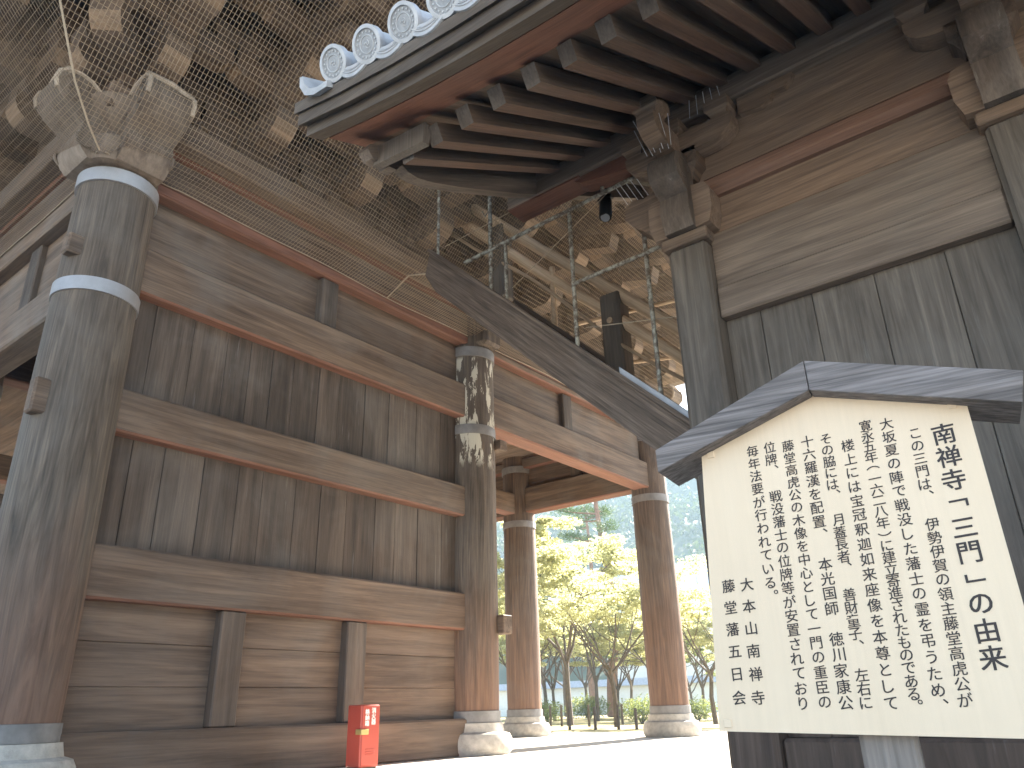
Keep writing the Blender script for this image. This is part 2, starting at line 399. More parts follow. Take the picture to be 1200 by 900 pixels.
# upper beams running round the gate: head beam, red line, wall plate
def ring_beam(z0, z1, out, inn, nm, red):
    gpart(MB().box(GX[0]-out*.0, GX[2], GY-out, GY+inn, z0, z1, 0, 1 if red else None, .015), nm, [W_X, RED])
    gpart(MB().box(GX[0]-out, GX[0]+inn, GY-out*.0, GYS[-1], z0, z1, 0, None, .015), nm, [W_Y, RED])
    gpart(MB().box(GX[2]-inn, GX[2]+out, GY-out*.0, GYS[-1], z0, z1, 0, 1 if red else None, .015), nm, [W_Y, RED])
ring_beam(5.0, 5.33, .17, .15, 'head_beam', True)
gpart(MB().box(GX[0], GX[2], GY-.2, GY-.12, 5.332, 5.39), 'red_line', RED)
gpart(MB().box(GX[0]-.2, GX[0]-.12, GY, GYS[-1], 5.332, 5.39), 'red_line', RED)
gpart(MB().box(GX[0]-.37, GX[2]+.37, GY-.37, GY+.37, 5.392, 5.66, c=.02), 'wall_plate', [W_X])
gpart(MB().box(GX[0]-.37, GX[0]+.37, GY+.372, GYS[-1]+.37, 5.392, 5.66, c=.02), 'wall_plate', [W_Y])
gpart(MB().box(GX[2]-.37, GX[2]+.37, GY+.372, GYS[-1]+.37, 5.392, 5.66, c=.02), 'wall_plate', [W_Y])
# east half of the south side: beam and panel, open below
beamX(GX[1]+.2, GX[2]-.2, GY-.15, GY+.14, 3.87, 4.32)
gpart(MB().box(GX[1]+.2, GX[2]-.2, GY-.03, GY+.05, 4.3, 5.0), 'plank_panel', W_X)
beamX(GX[1]+.2, GX[2]-.2, GY-.17, GY+.1, 4.89, 4.995, nm='red_ledge')
gpart(MB().box(9.1, 9.32, GY-.12, GY+.04, 4.322, 4.888, c=.012), 'strut', W_Z)
# beams along the west and east fronts, from bay to bay
for xi, xo in ((GX[0], -1), (GX[2], 1)):
    for a, b in zip(GYS[:-1], GYS[1:]):
        gpart(MB().box(xi-.14, xi+.14, a+.2, b-.2, 3.93 if xo > 0 else 3.72, 4.42 if xo > 0 else 4.08, 0, 1 if xo > 0 else None, .018), 'tie_beam', [W_Y, REDY])
        gpart(MB().box(xi-.04, xi+.04, a+.2, b-.2, 4.07, 5.0), 'plank_panel', W_Y)
        gpart(MB().box(xi-.17, xi+.12, a+.2, b-.2, 4.8, 4.995, 0, 1 if xo > 0 else None, .015), 'tie_beam', [W_Y, REDY])
        gpart(MB().box(xi-.1, xi+.1, (a+b)/2-.12, (a+b)/2+.12, 4.082 if xo < 0 else 4.422, 4.798, c=.012), 'strut', W_Z)
# inside: cross beams, middle row wall of the end bays, ceiling
for yi in GYS[1:]:
    gpart(MB().box(GX[0]+.2, GX[2]-.2, yi-.12, yi+.12, 3.9, 4.3, 0, 1, .015), 'cross_beam', [W_X, RED])
gpart(MB().box(GX[0]+.2, GX[1]-.2, GYS[1]-.1, GYS[1]+.1, 2.3, 2.66, 0, 1, .015), 'cross_beam', [W_X, RED])
for a, b in ((GYS[0], GYS[1]), (GYS[4], GYS[5])):
    gpart(MB().box(GX[1]-.06, GX[1]+.06, a+.2, b-.2, 0, 5.0), 'plank_panel', W_Z)
gpart(MB().box(GX[0], GX[2], GYS[-1]-.05, GYS[-1]+.05, 0, 5.0), 'plank_panel', W_Z)
gpart(MB().box(GX[0]+.16, GX[2]-.16, GY+.16, GYS[-1]-.1, 5.05, 5.3), 'ceiling', W_Y)
# carved beam noses on top of the corner column
NOSE = [(.2,4.88),(.40,4.88),(.46,4.93),(.50,5.01),(.51,5.10),(.485,5.17),(.50,5.21),(.58,5.26),(.68,5.32),(.76,5.41),(.785,5.50),(.765,5.58),(.70,5.635),(.60,5.655),(.50,5.635),(.42,5.58),(.34,5.52),(.2,5.48)]
def nose(mbx, x, y, d, th):
    """d = outward unit vector in plan"""
    dx, dy = d; sx, sy = -dy*th/2, dx*th/2
    mbx.prism(NOSE, lambda u, v: (x+dx*u-sx, y+dy*u-sy, v), lambda u, v: (x+dx*u+sx, y+dy*u+sy, v))
    for s in (-1, 1):                            # raised scroll on each cheek
        pts = []
        for k in range(22):
            t = k/21*3.6*math.pi*.75; rr_ = .15-.011*k*.55
            u = .61+rr_*math.cos(2.5-t); v = 5.45+rr_*math.sin(2.5-t)
            pts.append((x+dx*u+s*sx*1.0, y+dy*u+s*sy*1.0, v))
        mbx.tube(pts, .016, 6)
        pts = []
        for k in range(12):
            t = k/11*math.pi*1.3; u = .42+.075*math.cos(.4-t); v = 5.04+.075*math.sin(.4-t)
            pts.append((x+dx*u+s*sx, y+dy*u+s*sy, v))
        mbx.tube(pts, .014, 6)
    # pale worn lip along the top
    lip = [(p[0], p[1]) for p in NOSE[9:17]]
    q = lip[3]; mbx.tube([(x+dx*q[0]-sx*1.02, y+dy*q[0]-sy*1.02, q[1]), (x+dx*(q[0]+.02), y+dy*(q[0]+.02), q[1]+.012), (x+dx*q[0]+sx*1.02, y+dy*q[0]+sy*1.02, q[1])], .034, 7, 1)
    for s in (-1, 1): mbx.tube([(x+dx*u+s*sx*.97, y+dy*u+s*sy*.97, v) for u, v in lip], .022, 7, 1)
NOSEW = wood('carved_nose_wood', (.08,.058,.043), (.2,.155,.12), 2, wamt=.3, weather=(.26,.225,.19), fine=.3, bump=.2)
NOSEL = wood('carved_nose_edge', (.3,.24,.18), (.46,.38,.3), 2, wamt=.3)
mb = MB(); mb.lathe([(.05,4.87),(.22,4.88),(.25,5.0),(.24,5.12),(.17,5.19),(.12,5.25),(.2,5.33),(.3,5.42),(.33,5.5),(.28,5.55),(.1,5.57)], GX[0]-.14, GY-.14, 40); gpart(mb, 'capital_cushion', NOSEW, True)
NOSE = [(u*.95, v) for u, v in NOSE]
for d in ((-1, 0), (0, -1)):
    mb = MB(); nose(mb, GX[0], GY, d, .42); gpart(mb, 'carved_nose', [NOSEW, NOSEL], True)
mb = MB(); nose(mb, GX[2], GY, (0, -1), .32); gpart(mb, 'carved_nose', [NOSEW, NOSEL], True)
mb = MB()
mb.box(GX[1]-.17, GX[1]+.17, GY-.42, GY-.1, 4.88, 5.34, c=.04); gpart(mb, 'beam_boss', [COLP])
# bracket clusters under the eaves
PB = [(0,0),(1,0)]
def arm(mb, a, b, w, h, end=1):
    """bracket arm from a to b with curved undersides at both ends"""
    a, b = Vector(a), Vector(b); L_ = (b-a).length; d = (b-a)/L_; s = Vector((-d.y, d.x, 0))*(w/2)
    q = min(.22, L_*.3)
    prof = [(0,h),(L_,h)] + [(L_-q*c1_, h*.7*(1-s1_)) for s1_, c1_ in [(math.sin(k*math.pi/12), 1-math.cos(k*math.pi/12)) for k in range(7)]] + [(q*c1_, h*.7*(1-s1_)) for s1_, c1_ in [(math.sin(k*math.pi/12), 1-math.cos(k*math.pi/12)) for k in range(6, -1, -1)]]
    n = len(prof)
    P = lambda u, v, sg: a + d*u + s*sg + Vector((0,0,v))
    vs = [P(u, v, -1) for u, v in prof] + [P(u, v, 1) for u, v in prof]
    fs = [tuple(range(n)), tuple(range(2*n-1, n-1, -1))]; mi = [0, 0]
    for k in range(n):
        j = (k+1) % n; fs.append((k, k+n, j+n, j)); mi.append(end if k in (3, 4, 5, n-3, n-4, n-5) else 0)
    mb.add(vs, fs, mi)
def block(mb, x, y, z, w, h):
    lay = [(.33, 0), (.335, .1), (.36, .22), (.41, .34), (.5, .45), (.5, 1.0)]
    vs = [(x+i*t*w, y+j*t*w, z+hh*h) for t, hh in lay for i, j in ((-1,-1),(1,-1),(1,1),(-1,1))]
    n = len(lay); fs = [(3,2,1,0), tuple(4*(n-1)+k for k in range(4))]
    for o in range(n-1):
        for k in range(4): fs.append((o*4+k, o*4+(k+1)%4, o*4+4+(k+1)%4, o*4+4+k))
    mb.add(vs, fs)
STEP = .5
def make_cluster():
    """cluster at the origin reaching towards -Y; returns the part with its sub-parts"""
    mb = MB(); block(mb, 0, 0, 5.66, .5, .28)
    root = mb.build('bracket_cluster', [BRK, ENDG], gate)
    for lev in range(3):
        z = 5.88+lev*.46
        mb = MB(); arm(mb, (0, .25, z), (0, -STEP*(lev+1)-.2, z), .25, .3)
        block(mb, 0, -STEP*(lev+1), z+.3, .34, .16)
        mb.build('bracket_arm', [BRK, ENDG], root)
        for kk in range(lev+1):
            mb = MB(); y = -STEP*kk; hl = .62 if (lev+kk) % 2 == 0 else .46
            arm(mb, (-hl, y, z+.001*kk), (hl, y, z+.001*kk), .2, .27)
            for sx in (-hl+.15, 0, hl-.15): block(mb, sx, y, z+.28, .3, .16)
            mb.build('cross_arm', [BRK, ENDG], root)
    for t, (zz, out) in enumerate(((6.78, 1.7), (7.05, 2.0))):      # two tail rafters slanting down and out
        mb = MB(); mb.obox((0, .3, zz+.32), (0, -out, zz-.28), .2, .22, end=0)
        mb.build('tail_rafter', [BRK, ENDG], root)
    mb = MB(); arm(mb, (-.6, -1.62, 6.95), (.6, -1.62, 6.95), .2, .22)
    for sx in (-.45, 0, .45): block(mb, sx, -1.62, 7.16, .28, .14)
    mb.build('cross_arm', [BRK, ENDG], root)
    return root
cl = make_cluster()
def place_cluster(x, y, rz, first=[True]):
    off = Vector((x, y, 0)) - Vector(GO)
    if first[0]:
        first[0] = False; cl.location = off; cl.rotation_euler.z = rz; return
    c = copy_part(cl, (0, 0, 0), gate, rz); c.location = off
sxs = [GX[0]+1.185*k for k in range(9)]
for k, x in enumerate(sxs): place_cluster(x, GY, 0)
for k in range(1, 11): place_cluster(GX[0], GY+1.185*k, -math.pi/2)
mbc = MB()                                       # diagonal corner arms
for lev in range(3):
    z = 5.885+lev*.46; e = STEP*(lev+1)+.15
    arm(mbc, (GX[0]+.2, GY+.2, z), (GX[0]-e, GY-e, z), .26, .3); block(mbc, GX[0]-e+.12, GY-e+.12, z+.3, .26, .14)
mbc.obox((GX[0]+.3, GY+.3, 7.15), (GX[0]-1.9, GY-1.9, 6.62), .2, .24, end=1)
gpart(mbc, 'corner_bracket', [BRK, ENDG])
# boards behind and above the brackets, eave purlin, rafters, roof
gpart(MB().box(GX[0], GX[2], GY-.05, GY+.05, 5.66, 7.9), 'bracket_wall', BRK)
gpart(MB().box(GX[0]-.05, GX[0]+.05, GY+.052, GYS[-1], 5.66, 7.9), 'bracket_wall', BRK)
gpart(MB().box(GX[2]-.05, GX[2]+.05, GY+.052, GYS[-1], 5.66, 7.9), 'bracket_wall', BRK)
EO = 3.3                                          # eave overhang
gpart(MB().box(GX[0]-1.75, GX[2]+1.75, GY-1.74, GY-1.5, 7.3, 7.52, c=.01), 'eave_purlin', W_X)
gpart(MB().box(GX[0]-1.74, GX[0]-1.5, GY-1.76, GYS[-1]+1.7, 7.302, 7.522, c=.01), 'eave_purlin', W_Y)
def rz_(d): return 7.58-(d-1.62)*.26              # underside of the rafters, d = distance out from the wall line
rp = None
k = 0
x = GX[0]-3.1
while x < GX[2]+.4:
    d0 = max(0.05, (GX[0]-x)) if x < GX[0] else .05
    if d0 < EO-.3:
        if rp is None or d0 > .05 or True:
            mb = MB(); mb.obox((0, -d0, rz_(d0)+.06), (0, -EO, rz_(EO)+.06), .1, .12, end=1)
            o = mb.build('eave_rafter', [RAF, RAFEND], gate); o.location = (x-GO[0], 0, 0)
    x += .3
y = GY-3.1
while y < GY+11:
    d0 = max(0.05, GY-y) if y < GY else .05
    if d0 < EO-.3:
        mb = MB(); mb.obox((-d0, 0, rz_(d0)+.06), (-EO, 0, rz_(EO)+.06), .1, .12, end=1)
        o = mb.build('eave_rafter', [RAF, RAFEND], gate); o.location = (GX[0]-GO[0], y-GO[1], 0)
    y += .3
mb = MB()                                         # lower roof: four sloping slabs round the wall line
X0, X1, Y0, Y1 = GX[0], GX[2], GY, GYS[-1]
def rim(d, z): return [(X0-d, Y0-d, z), (X1+d, Y0-d, z), (X1+d, Y1+d, z), (X0-d, Y1+d, z)]
lv = [rim(-.2, rz_(-.2)+.14), rim(EO+.1, rz_(EO+.1)+.14), rim(EO+.45, rz_(EO+.1)+.2), rim(EO+.45, rz_(EO+.1)+.42), rim(-.2, rz_(-.2)+1.6)]
vs = sum(lv, []); fs = []
for i in range(4):
    for k in range(4): fs.append((i*4+k, i*4+(k+1)%4, i*4+4+(k+1)%4, i*4+4+k))
mb.add(vs, fs, [0]*4+[0]*4+[1]*4+[1]*4)
gpart(mb, 'lower_roof', [RAF, TILE])
mb = MB(); mb.box(X0+.3, X1-.3, Y0+.3, Y1-.3, 8.0, 13.0); gpart(mb, 'upper_storey', [W_Z])
mb = MB(); t0 = [(X0-2.6, Y0-2.6, 12.6), (X1+2.6, Y0-2.6, 12.6), (X1+2.6, Y1+2.6, 12.6), (X0-2.6, Y1+2.6, 12.6)]
cxm = (X0+X1)/2; t1 = [(cxm, Y0+2.5, 18.2), (cxm, Y1-2.5, 18.2)]
mb.add(t0+t1, [(0,1,4), (1,2,5,4), (2,3,5), (3,0,4,5), (3,2,1,0)], [1,1,1,1,0]); gpart(mb, 'upper_roof', [RAF, TILE])

# ------------------------------------------------------------------ stair hall (the roofed building on the right)
HX, HY0, HY1, HXB = 5.0, -6.7, 2.22, 8.8
hall = empty('stair_hall', (6.9, -2.2, 0), label='dark grey plank hall with tiled gable roof and exposed rafters, behind the notice board', cat='building')
HO = (6.9, -2.2, 0)
def hpart(mb, name, mats, smooth=False, parent=None): return mb.build(name, mats, parent or hall, HO, smooth)
def hplanks(xf, xb, y0, y1, z0, z1, w, nm, mat):
    mb = MB(); y = y0
    while y < y1-.02:
        e = min(y1, y+w*random.uniform(.8, 1.2))
        if y1-e < w*.4: e = y1
        mb.box(xf+random.uniform(-.004,.004), xb, y+.002, e-.002, z0, z1, c=.004); y = e
    return hpart(mb, nm, mat)
PY = [2.06, -.13, -2.2, -4.4, -6.55]              # pillar centres
for side, xf in ((0, HX), (1, HXB)):
    s = -1 if side == 0 else 1
    for k, py in enumerate(PY):
        mb = MB(); mb.box(xf-.16, xf+.16, py-.16, py+.16, -.0, 3.71, c=.03); p_ = hpart(mb, 'pillar', HALLG)
        hpart(MB().box(xf-.19, xf+.19, py-.19, py+.19, 3.71, 3.80, c=.012), 'pillar_cap', W_Y, False, p_)
    for a, b in zip(PY[1:], PY[:-1]):
        y0, y1 = a+.16, b-.16
        if side == 0: hplanks(xf+.01, xf+.05, y0, y1, 0.25, 3.06, .4, 'plank_wall', HALLG)
        else: hpart(MB().box(xf-.02, xf+.03, y0, y1, .25, 3.06), 'plank_wall', HALLG)
        hpart(MB().box(min(xf, xf+s*.09), max(xf, xf+s*.09)+.012, y0, y1, 3.05, 3.3, c=.015), 'lintel_beam', HALLB)
        hpart(MB().box(min(xf, xf+s*.055), max(xf, xf+s*.055)+.01, y0, y1, 3.302, 3.772, c=.006), 'lintel_board', HALLB)
        hpart(MB().box(xf-.012, xf+.05, y0, y1, 3.80, 4.11, c=.006), 'upper_board', HALLW)
        hpart(MB().box(xf-.1, xf+.1, y0, y1, 0, .25, c=.02), 'sill_beam', HALLG)
    hpart(MB().box(xf-.11, xf+.11, HY0-.2, 2.3, 4.1, 4.28, 0, 0, .05), 'head_moulding', HRED)
    hpart(MB().box(xf-.03, xf+.03, HY0, 2.06, 4.278, 4.9), 'frieze_board', HALLW)
    hpart(MB().box(xf-.13, xf+.13, HY0-1.4, 3.82, 4.87, 5.11, 0, None, .014), 'eave_beam', [HALLB])
    hpart(MB().box(xf-.12, xf+.12, 3.0, 3.815, 4.85, 4.868), 'eave_beam_soffit', REDY)
    hpart(MB().prism([(2.2,4.868),(3.1,4.868),(3.0,4.8),(2.8,4.76),(2.55,4.72),(2.3,4.62),(2.2,4.55)], lambda u, v: (xf-.09, u, v), lambda u, v: (xf+.09, u, v)), 'eave_beam_support', REDY)
# brackets on the pillars of the west side
def hall_bracket(py, far_nose):
    B_ = MB(); block(B_, HX, py, 4.28, .4, .26); br = hpart(B_, 'pillar_bracket', [BRK, ENDG])
    mb = MB(); arm(mb, (HX-.12, py-.52, 4.5), (HX-.12, py+.42, 4.5), .16, .2, 0)
    for q in (-.42, 0, .34): block(mb, HX-.12, py+q, 4.70, .2, .16)
    hpart(mb, 'bracket_arm', [HALLW, ENDG], False, br)
    mb = MB(); arm(mb, (HX-.62, py, 4.48), (HX+.3, py, 4.48), .15, .2, 0); block(mb, HX-.5, py, 4.68, .22, .17)
    hpart(mb, 'bracket_arm', [HALLW, ENDG], False, br)
    # carved noses: round-headed boss to the front, cushions on both sides
    pr = [(.1,3.802),(.24,3.802),(.29,3.95),(.27,4.1),(.33,4.13),(.42,4.2),(.44,4.3),(.4,4.4),(.3,4.45),(.16,4.46)]
    mb = MB(); mb.prism(pr, lambda u, v: (HX-u, py-.12, v), lambda u, v: (HX-u, py+.12, v))
    for s in (-1, 1): mb.tube([(HX-.3+.09*math.cos(t*.5), py+.12*s, 4.3+.09*math.sin(t*.5)) for t in range(11)], .01, 5)
    hpart(mb, 'carved_nose', [W_Z], True, br)
    for s in (1, -1):
        pr2 = [(.1,3.935),(.2,3.94),(.23,4.0),(.23,4.08),(.2,4.11),(.08,4.12)]
        mb = MB(); mb.prism([(u*1.15, lerp(3.802, 4.2, (v-3.935)/.19)) for u, v in pr2], lambda u, v: (HX-.2, py+s*u, v), lambda u, v: (HX+.02, py+s*u, v)); hpart(mb, 'cushion', [HALLW], True, br)
    if far_nose:
        pr3 = [(.1,3.85),(.25,3.88),(.36,4.02),(.45,4.1),(.52,4.2),(.52,4.3),(.44,4.36),(.34,4.33),(.25,4.36),(.1,4.36)]
        mb = MB(); mb.prism(pr3, lambda u, v: (HX-.1, py+u, v), lambda u, v: (HX+.1, py+u, v)); hpart(mb, 'carved_nose', [HALLW], True, br)
    # cloud-carved board on the frieze beside the bracket
    pts = [(-.55,4.72),(-.72,4.70),(-.8,4.73),(-.83,4.78),(-.92,4.77),(-.98,4.82),(-1.0,4.868),(-.55,4.868)]
    mb = MB(); mb.prism(pts, lambda u, v: (HX-.09, py+u, v), lambda u, v: (HX-.02, py+u, v)); hpart(mb, 'cloud_carving', [HALLW], False, br)
    return br
b0 = hall_bracket(PY[0], True)
b1 = hall_bracket(PY[1], False)
for py in PY[2:]: copy_part(b1, (0, py-PY[1], 0))
# frog-leg carving in the middle of the first bay
mb = MB(); pts = [(.1,4.3),(.14,4.45),(.05,4.6),(-.1,4.8),(-.25,4.8),(-.4,4.6),(-.49,4.45),(-.45,4.3),(-.3,4.3),(-.26,4.45),(-.17,4.52),(-.08,4.45),(-.05,4.3)]
# roof: rafters, sheathing, boards, tiles
SL = .55; RXE, RZE = 3.0, 4.0                     # rafter end and its underside
XR = 6.9                                          # ridge
def sori(x, y):                                   # the eave lifts towards the gable end
    w = min(1, max(0, (4.4-x)/1.9)); t = max(0, y-1.2); t2 = max(0, -5.6-y); return w*(.045*t*t+.045*t2*t2)
raf = None
nr = 36
for k in range(nr):
    y = 3.24-.275*k
    if raf is None:
        mb = MB(); mb.obox((RXE, y, RZE+.07), (XR, y, RZE+.07+SL*(XR-RXE)), .105, .135, bot=2, end=1); raf = hpart(mb, 'rafter', [RAF, RAFEND, RAFR])
        mb = MB(); mb.obox((2*XR-RXE, y, RZE+.07), (XR, y, RZE+.07+SL*(XR-RXE)), .105, .135, bot=2, end=1); rafb = hpart(mb, 'rafter', [RAF, RAFEND, RAFR])
    else:
        copy_part(raf, (0, y-3.24, 0)); copy_part(rafb, (0, y-3.24, 0))
def layer(x0, x1, dz0, dz1, y0, y1, nm, mats, ny_=24, mi=0, bot=None):
    """slab following the roof slope on the west side, dz above the rafter underside line"""
    for mir in (False, True):
        mb = MB(); vs = []
        f = (lambda x: 2*XR-x) if mir else (lambda x: x)
        for j in range(ny_+1):
            y = lerp(y0, y1, j/ny_)
            for x, dz in ((x0, dz0), (x1, dz0), (x1, dz1), (x0, dz1)):
                vs.append((f(x), y, RZE+SL*(x-RXE)+dz+sori(x, y)))
        fs = [(0,1,2,3), tuple(ny_*4+q for q in (3,2,1,0))]; ms = [mi, mi]
        for j in range(ny_):
            for q in range(4):
                fs.append((j*4+q, j*4+(q+1)%4, j*4+4+(q+1)%4, j*4+4+q)); ms.append(bot if (bot is not None and q == 0) else mi)
        mb.add(vs, fs, ms); hpart(mb, nm, mats)
YE0, YE1 = -8.1, 3.62
layer(2.98, XR, .15, .19, YE0, YE1, 'sheathing', [RAF], mi=0)
layer(2.66, 2.99, .145, .25, YE0-.02, YE1+.05, 'eave_plank', [REDY, RAFEND])
layer(2.52, 2.655, .15, .34, YE0-.1, YE1+.12, 'eave_board', [RAFY])
layer(2.43, 2.60, .345, .442, YE0-.14, YE1+.16, 'tile_batten', [RAFY])
layer(2.455, 2.516, .24, .342, YE0-.12, YE1+.14, 'drip_board', [RAFY])
hpart(MB().obox((2.965, 3.0, RZE+.075), (2.965, 3.50, RZE+.13), .06, .16), 'eave_end_cover', RAFEND)
layer(2.46, XR+.0, .445, .47, YE0-.1, YE1+.1, 'roof_deck', [RAF])
# tiles: pans and round rows, each row a part with its end disc
TY0, TP = 3.30, .335
def sl_pt(x, y, dz): return (x, y, RZE+SL*(x-RXE)+dz+sori(x, y))
nrm = Vector((-SL, 0, 1)).normalized(); alongv = Vector((1, 0, SL)).normalized()
XS = [2.38, 2.6, 2.9, 3.3, 3.8, 4.4, 5.2, XR]
def round_row(y, mir):
    f = (lambda p: (2*XR-p[0], p[1], p[2])) if mir else (lambda p: p)
    r = .1
    base = [Vector(sl_pt(x, y, .59)) for x in XS]
    mb = MB(); mb.tube([f(b) for b in base], r, 16)
    row = hpart(mb, 'round_tile_row', TILE, True)
    if mir: return row
    # end disc: rim, field, beads, centre whorl
    c = Vector(sl_pt(XS[0], y, .59)); d = (base[0]-base[1]).normalized(); ax = Vector((0,1,0)); ay = d.cross(ax).normalized()
    P = lambda a, b, o: c + ax*a + ay*b + d*o
    R0 = .122; n = 40
    mb = MB(); vs = []
    prof = [(R0, -.035), (R0, .012), (R0*.8, .016), (R0*.78, .004), (0.001, .004)]
    for rr2, o in prof:
        for k in range(n): t = 2*math.pi*k/n; vs.append(P(rr2*math.cos(t), rr2*math.sin(t), o))
    fs = []; ms = []
    for i in range(len(prof)-1):
        for k in range(n): fs.append((i*n+k, i*n+(k+1)%n, (i+1)*n+(k+1)%n, (i+1)*n+k)); ms.append(0 if i < 3 else 1)
    fs.append(tuple(range(n))); ms.append(0)
    mb.add(vs, fs, ms)
    for k in range(16):
        t = 2*math.pi*k/16; q = P(.079*math.cos(t), .079*math.sin(t), .003)
        mb.tube([q, q+d*.007], .0065, 6)
    for rr2, w2 in ((.056, .0045),): mb.tube([P(rr2*math.cos(.2618*k), rr2*math.sin(.2618*k), .005) for k in range(25)], w2, 5, cap=False)
    for h_ in range(3):
        pts = []
        for k in range(7):
            t = h_*2.094+k*.36; rad = .006+.0038*k; pts.append(P(rad*math.cos(t), rad*math.sin(t), .004))
        mb.tube(pts, [.007-.0008*k for k in range(7)], 5)
    hpart(mb, 'end_disc', [TILE, TILEF], True, row)
    return row
def pan_row(y, mir):
    f = (lambda p: (2*XR-p[0], p[1], p[2])) if mir else (lambda p: p)
    hw = TP/2-.03; n = 8; mb = MB(); vs = []
    th = .035
    for x in XS:
        for lay in (0, 1):
            for k in range(n+1):
                t = -1+2*k/n; vs.append(f(sl_pt(x+.03, y+t*hw, .475+.055*t*t+(th if lay else 0))))
    w = 2*(n+1); fs = []
    for i in range(len(XS)-1):
        for k in range(n):
            fs.append((i*w+k, i*w+k+1, (i+1)*w+k+1, (i+1)*w+k)); fs.append((i*w+n+1+k, (i+1)*w+n+1+k, (i+1)*w+n+2+k, i*w+n+2+k))
    for k in range(n): fs.append((k, n+1+k, n+2+k, k+1))
    mb.add(vs, fs)
    o = hpart(mb, 'pan_tile_row', TILE, True)
    if not mir:                                   # drip edge, a deeper curved apron with a raised border
        mb = MB(); vs = []; 
        for dx in (0, .02):
            for k in range(n+1):
                t = -1+2*k/n; p = Vector(sl_pt(2.415, y+t*(hw+.02), .455+.075*t*t)); 
                for dz in (-.028-.012*(1-t*t), .036): vs.append(p + Vector((dx, 0, dz)))
        fs = []; w = 2*(n+1)
        for k in range(n):
            a = 2*k; fs += [(a, a+2, a+3, a+1), (w+a, w+a+1, w+a+3, w+a+2), (a, w+a, w+a+2, a+2), (a+1, a+3, w+a+3, w+a+1)]
        mb.add(vs, fs)
        pts = [Vector(sl_pt(2.412, y+(-1+2*k/n)*hw, .46+.075*(-1+2*k/n)**2)) + Vector((0,0,.022)) for k in range(n+1)]
        mb.tube(pts, .006, 5)
        pts = [p-Vector((0,0,.03)) for p in pts]; mb.tube(pts, .005, 5)
        hpart(mb, 'drip_tile', [TILE], True, o)
    return o
nrow = 34
for k in range(nrow):
    y = TY0-TP*k
    for mir in (False, True):
        round_row(y, mir); pan_row(y-TP/2, mir)
# verge: half pan, upturned edge tile along the gable, ridge
mb = MB(); vs = []
prof = [(.0,.475),(.1,.46),(.19,.48),(.26,.55),(.29,.63),(.32,.63),(.31,.54),(.24,.44),(.14,.405),(.0,.42)]
for x in XS:
    for a, b in prof: vs.append(sl_pt(x+.0, TY0+.06+a, b))
n = len(prof); fs = [tuple(range(n)), tuple((len(XS)-1)*n+q for q in range(n-1, -1, -1))]
for i in range(len(XS)-1):
    for k in range(n): fs.append((i*n+k, i*n+(k+1)%n, (i+1)*n+(k+1)%n, (i+1)*n+k))
mb.add(vs, fs); hpart(mb, 'verge_tile', TILE, True)
mb = MB(); mb.tube([(XR, YE0-.2, 6.75), (XR, YE1+.2, 6.75)], .13, 14); mb.box(XR-.14, XR+.14, YE0-.15, YE1+.15, 6.42, 6.68); hpart(mb, 'roof_ridge', TILE, True)
o_ = Vector(sl_pt(2.62, TY0-.1, .72))              # little tile finial near the eave corner
mb = MB(); mb.prism([(-.06,-.1),(.06,-.1),(.07,.02),(.03,.05),(.06,.1),(.0,.08),(-.05,.11),(-.03,.04),(-.08,.02)], lambda u, v: (o_.x-.03, o_.y+u, o_.z+v), lambda u, v: (o_.x+.04, o_.y+u, o_.z+v)); hpart(mb, 'tile_finial', TILE)
# barge boards of the north gable with a scalloped lower end
def barge(y0, y1, mir):
    f = (lambda x: 2*XR-x) if mir else (lambda x: x)
    top = [(2.72+.0, .14)]
    up = [(x, .145) for x in (2.86, 3.3, 3.8, 4.6, 5.6, XR)]
    lo = [(XR, -.28), (5.6, -.26), (4.6, -.25), (3.8, -.24), (3.5, -.225), (3.33, -.2), (3.24, -.16), (3.17, -.1), (3.12, -.15), (3.04, -.13), (3.01, -.06), (2.96, -.1), (2.89, -.07), (2.84, .0)]
    lo = [(x, dz+.1) for x, dz in lo]
    pr = up+lo
    g = lambda x, dz: RZE+SL*(x-RXE)+dz + .6*sori(x, 3.4)
    mb = MB(); mb.prism(pr, lambda u, v: (f(u), y0, g(u, v)), lambda u, v: (f(u), y1, g(u, v))); return mb
for mir in (False, True):
    hpart(barge(3.46, 3.56, mir), 'barge_board', [BARGE])
    hpart(barge(-8.0, -7.9, mir), 'barge_board', [RAFEND])
# gable walls and floor inside so that nothing looks hollow
for y in (1.95, -6.6):
    mb = MB(); mb.prism([(HX,4.9),(HXB,4.9),(HXB,5.0),(XR,6.05),(HX,5.0)], lambda u, v: (u, y-.04, v), lambda u, v: (u, y+.04, v)); hpart(mb, 'gable_wall', HALLG)
hpart(MB().box(7.05, HXB-.16, 2.0, 2.1, 0, 4.9), 'gable_wall', HALLG)
hpart(MB().box(HX+.16, HXB-.16, -6.65, -6.55, 0, 4.9), 'gable_wall', HALLG)

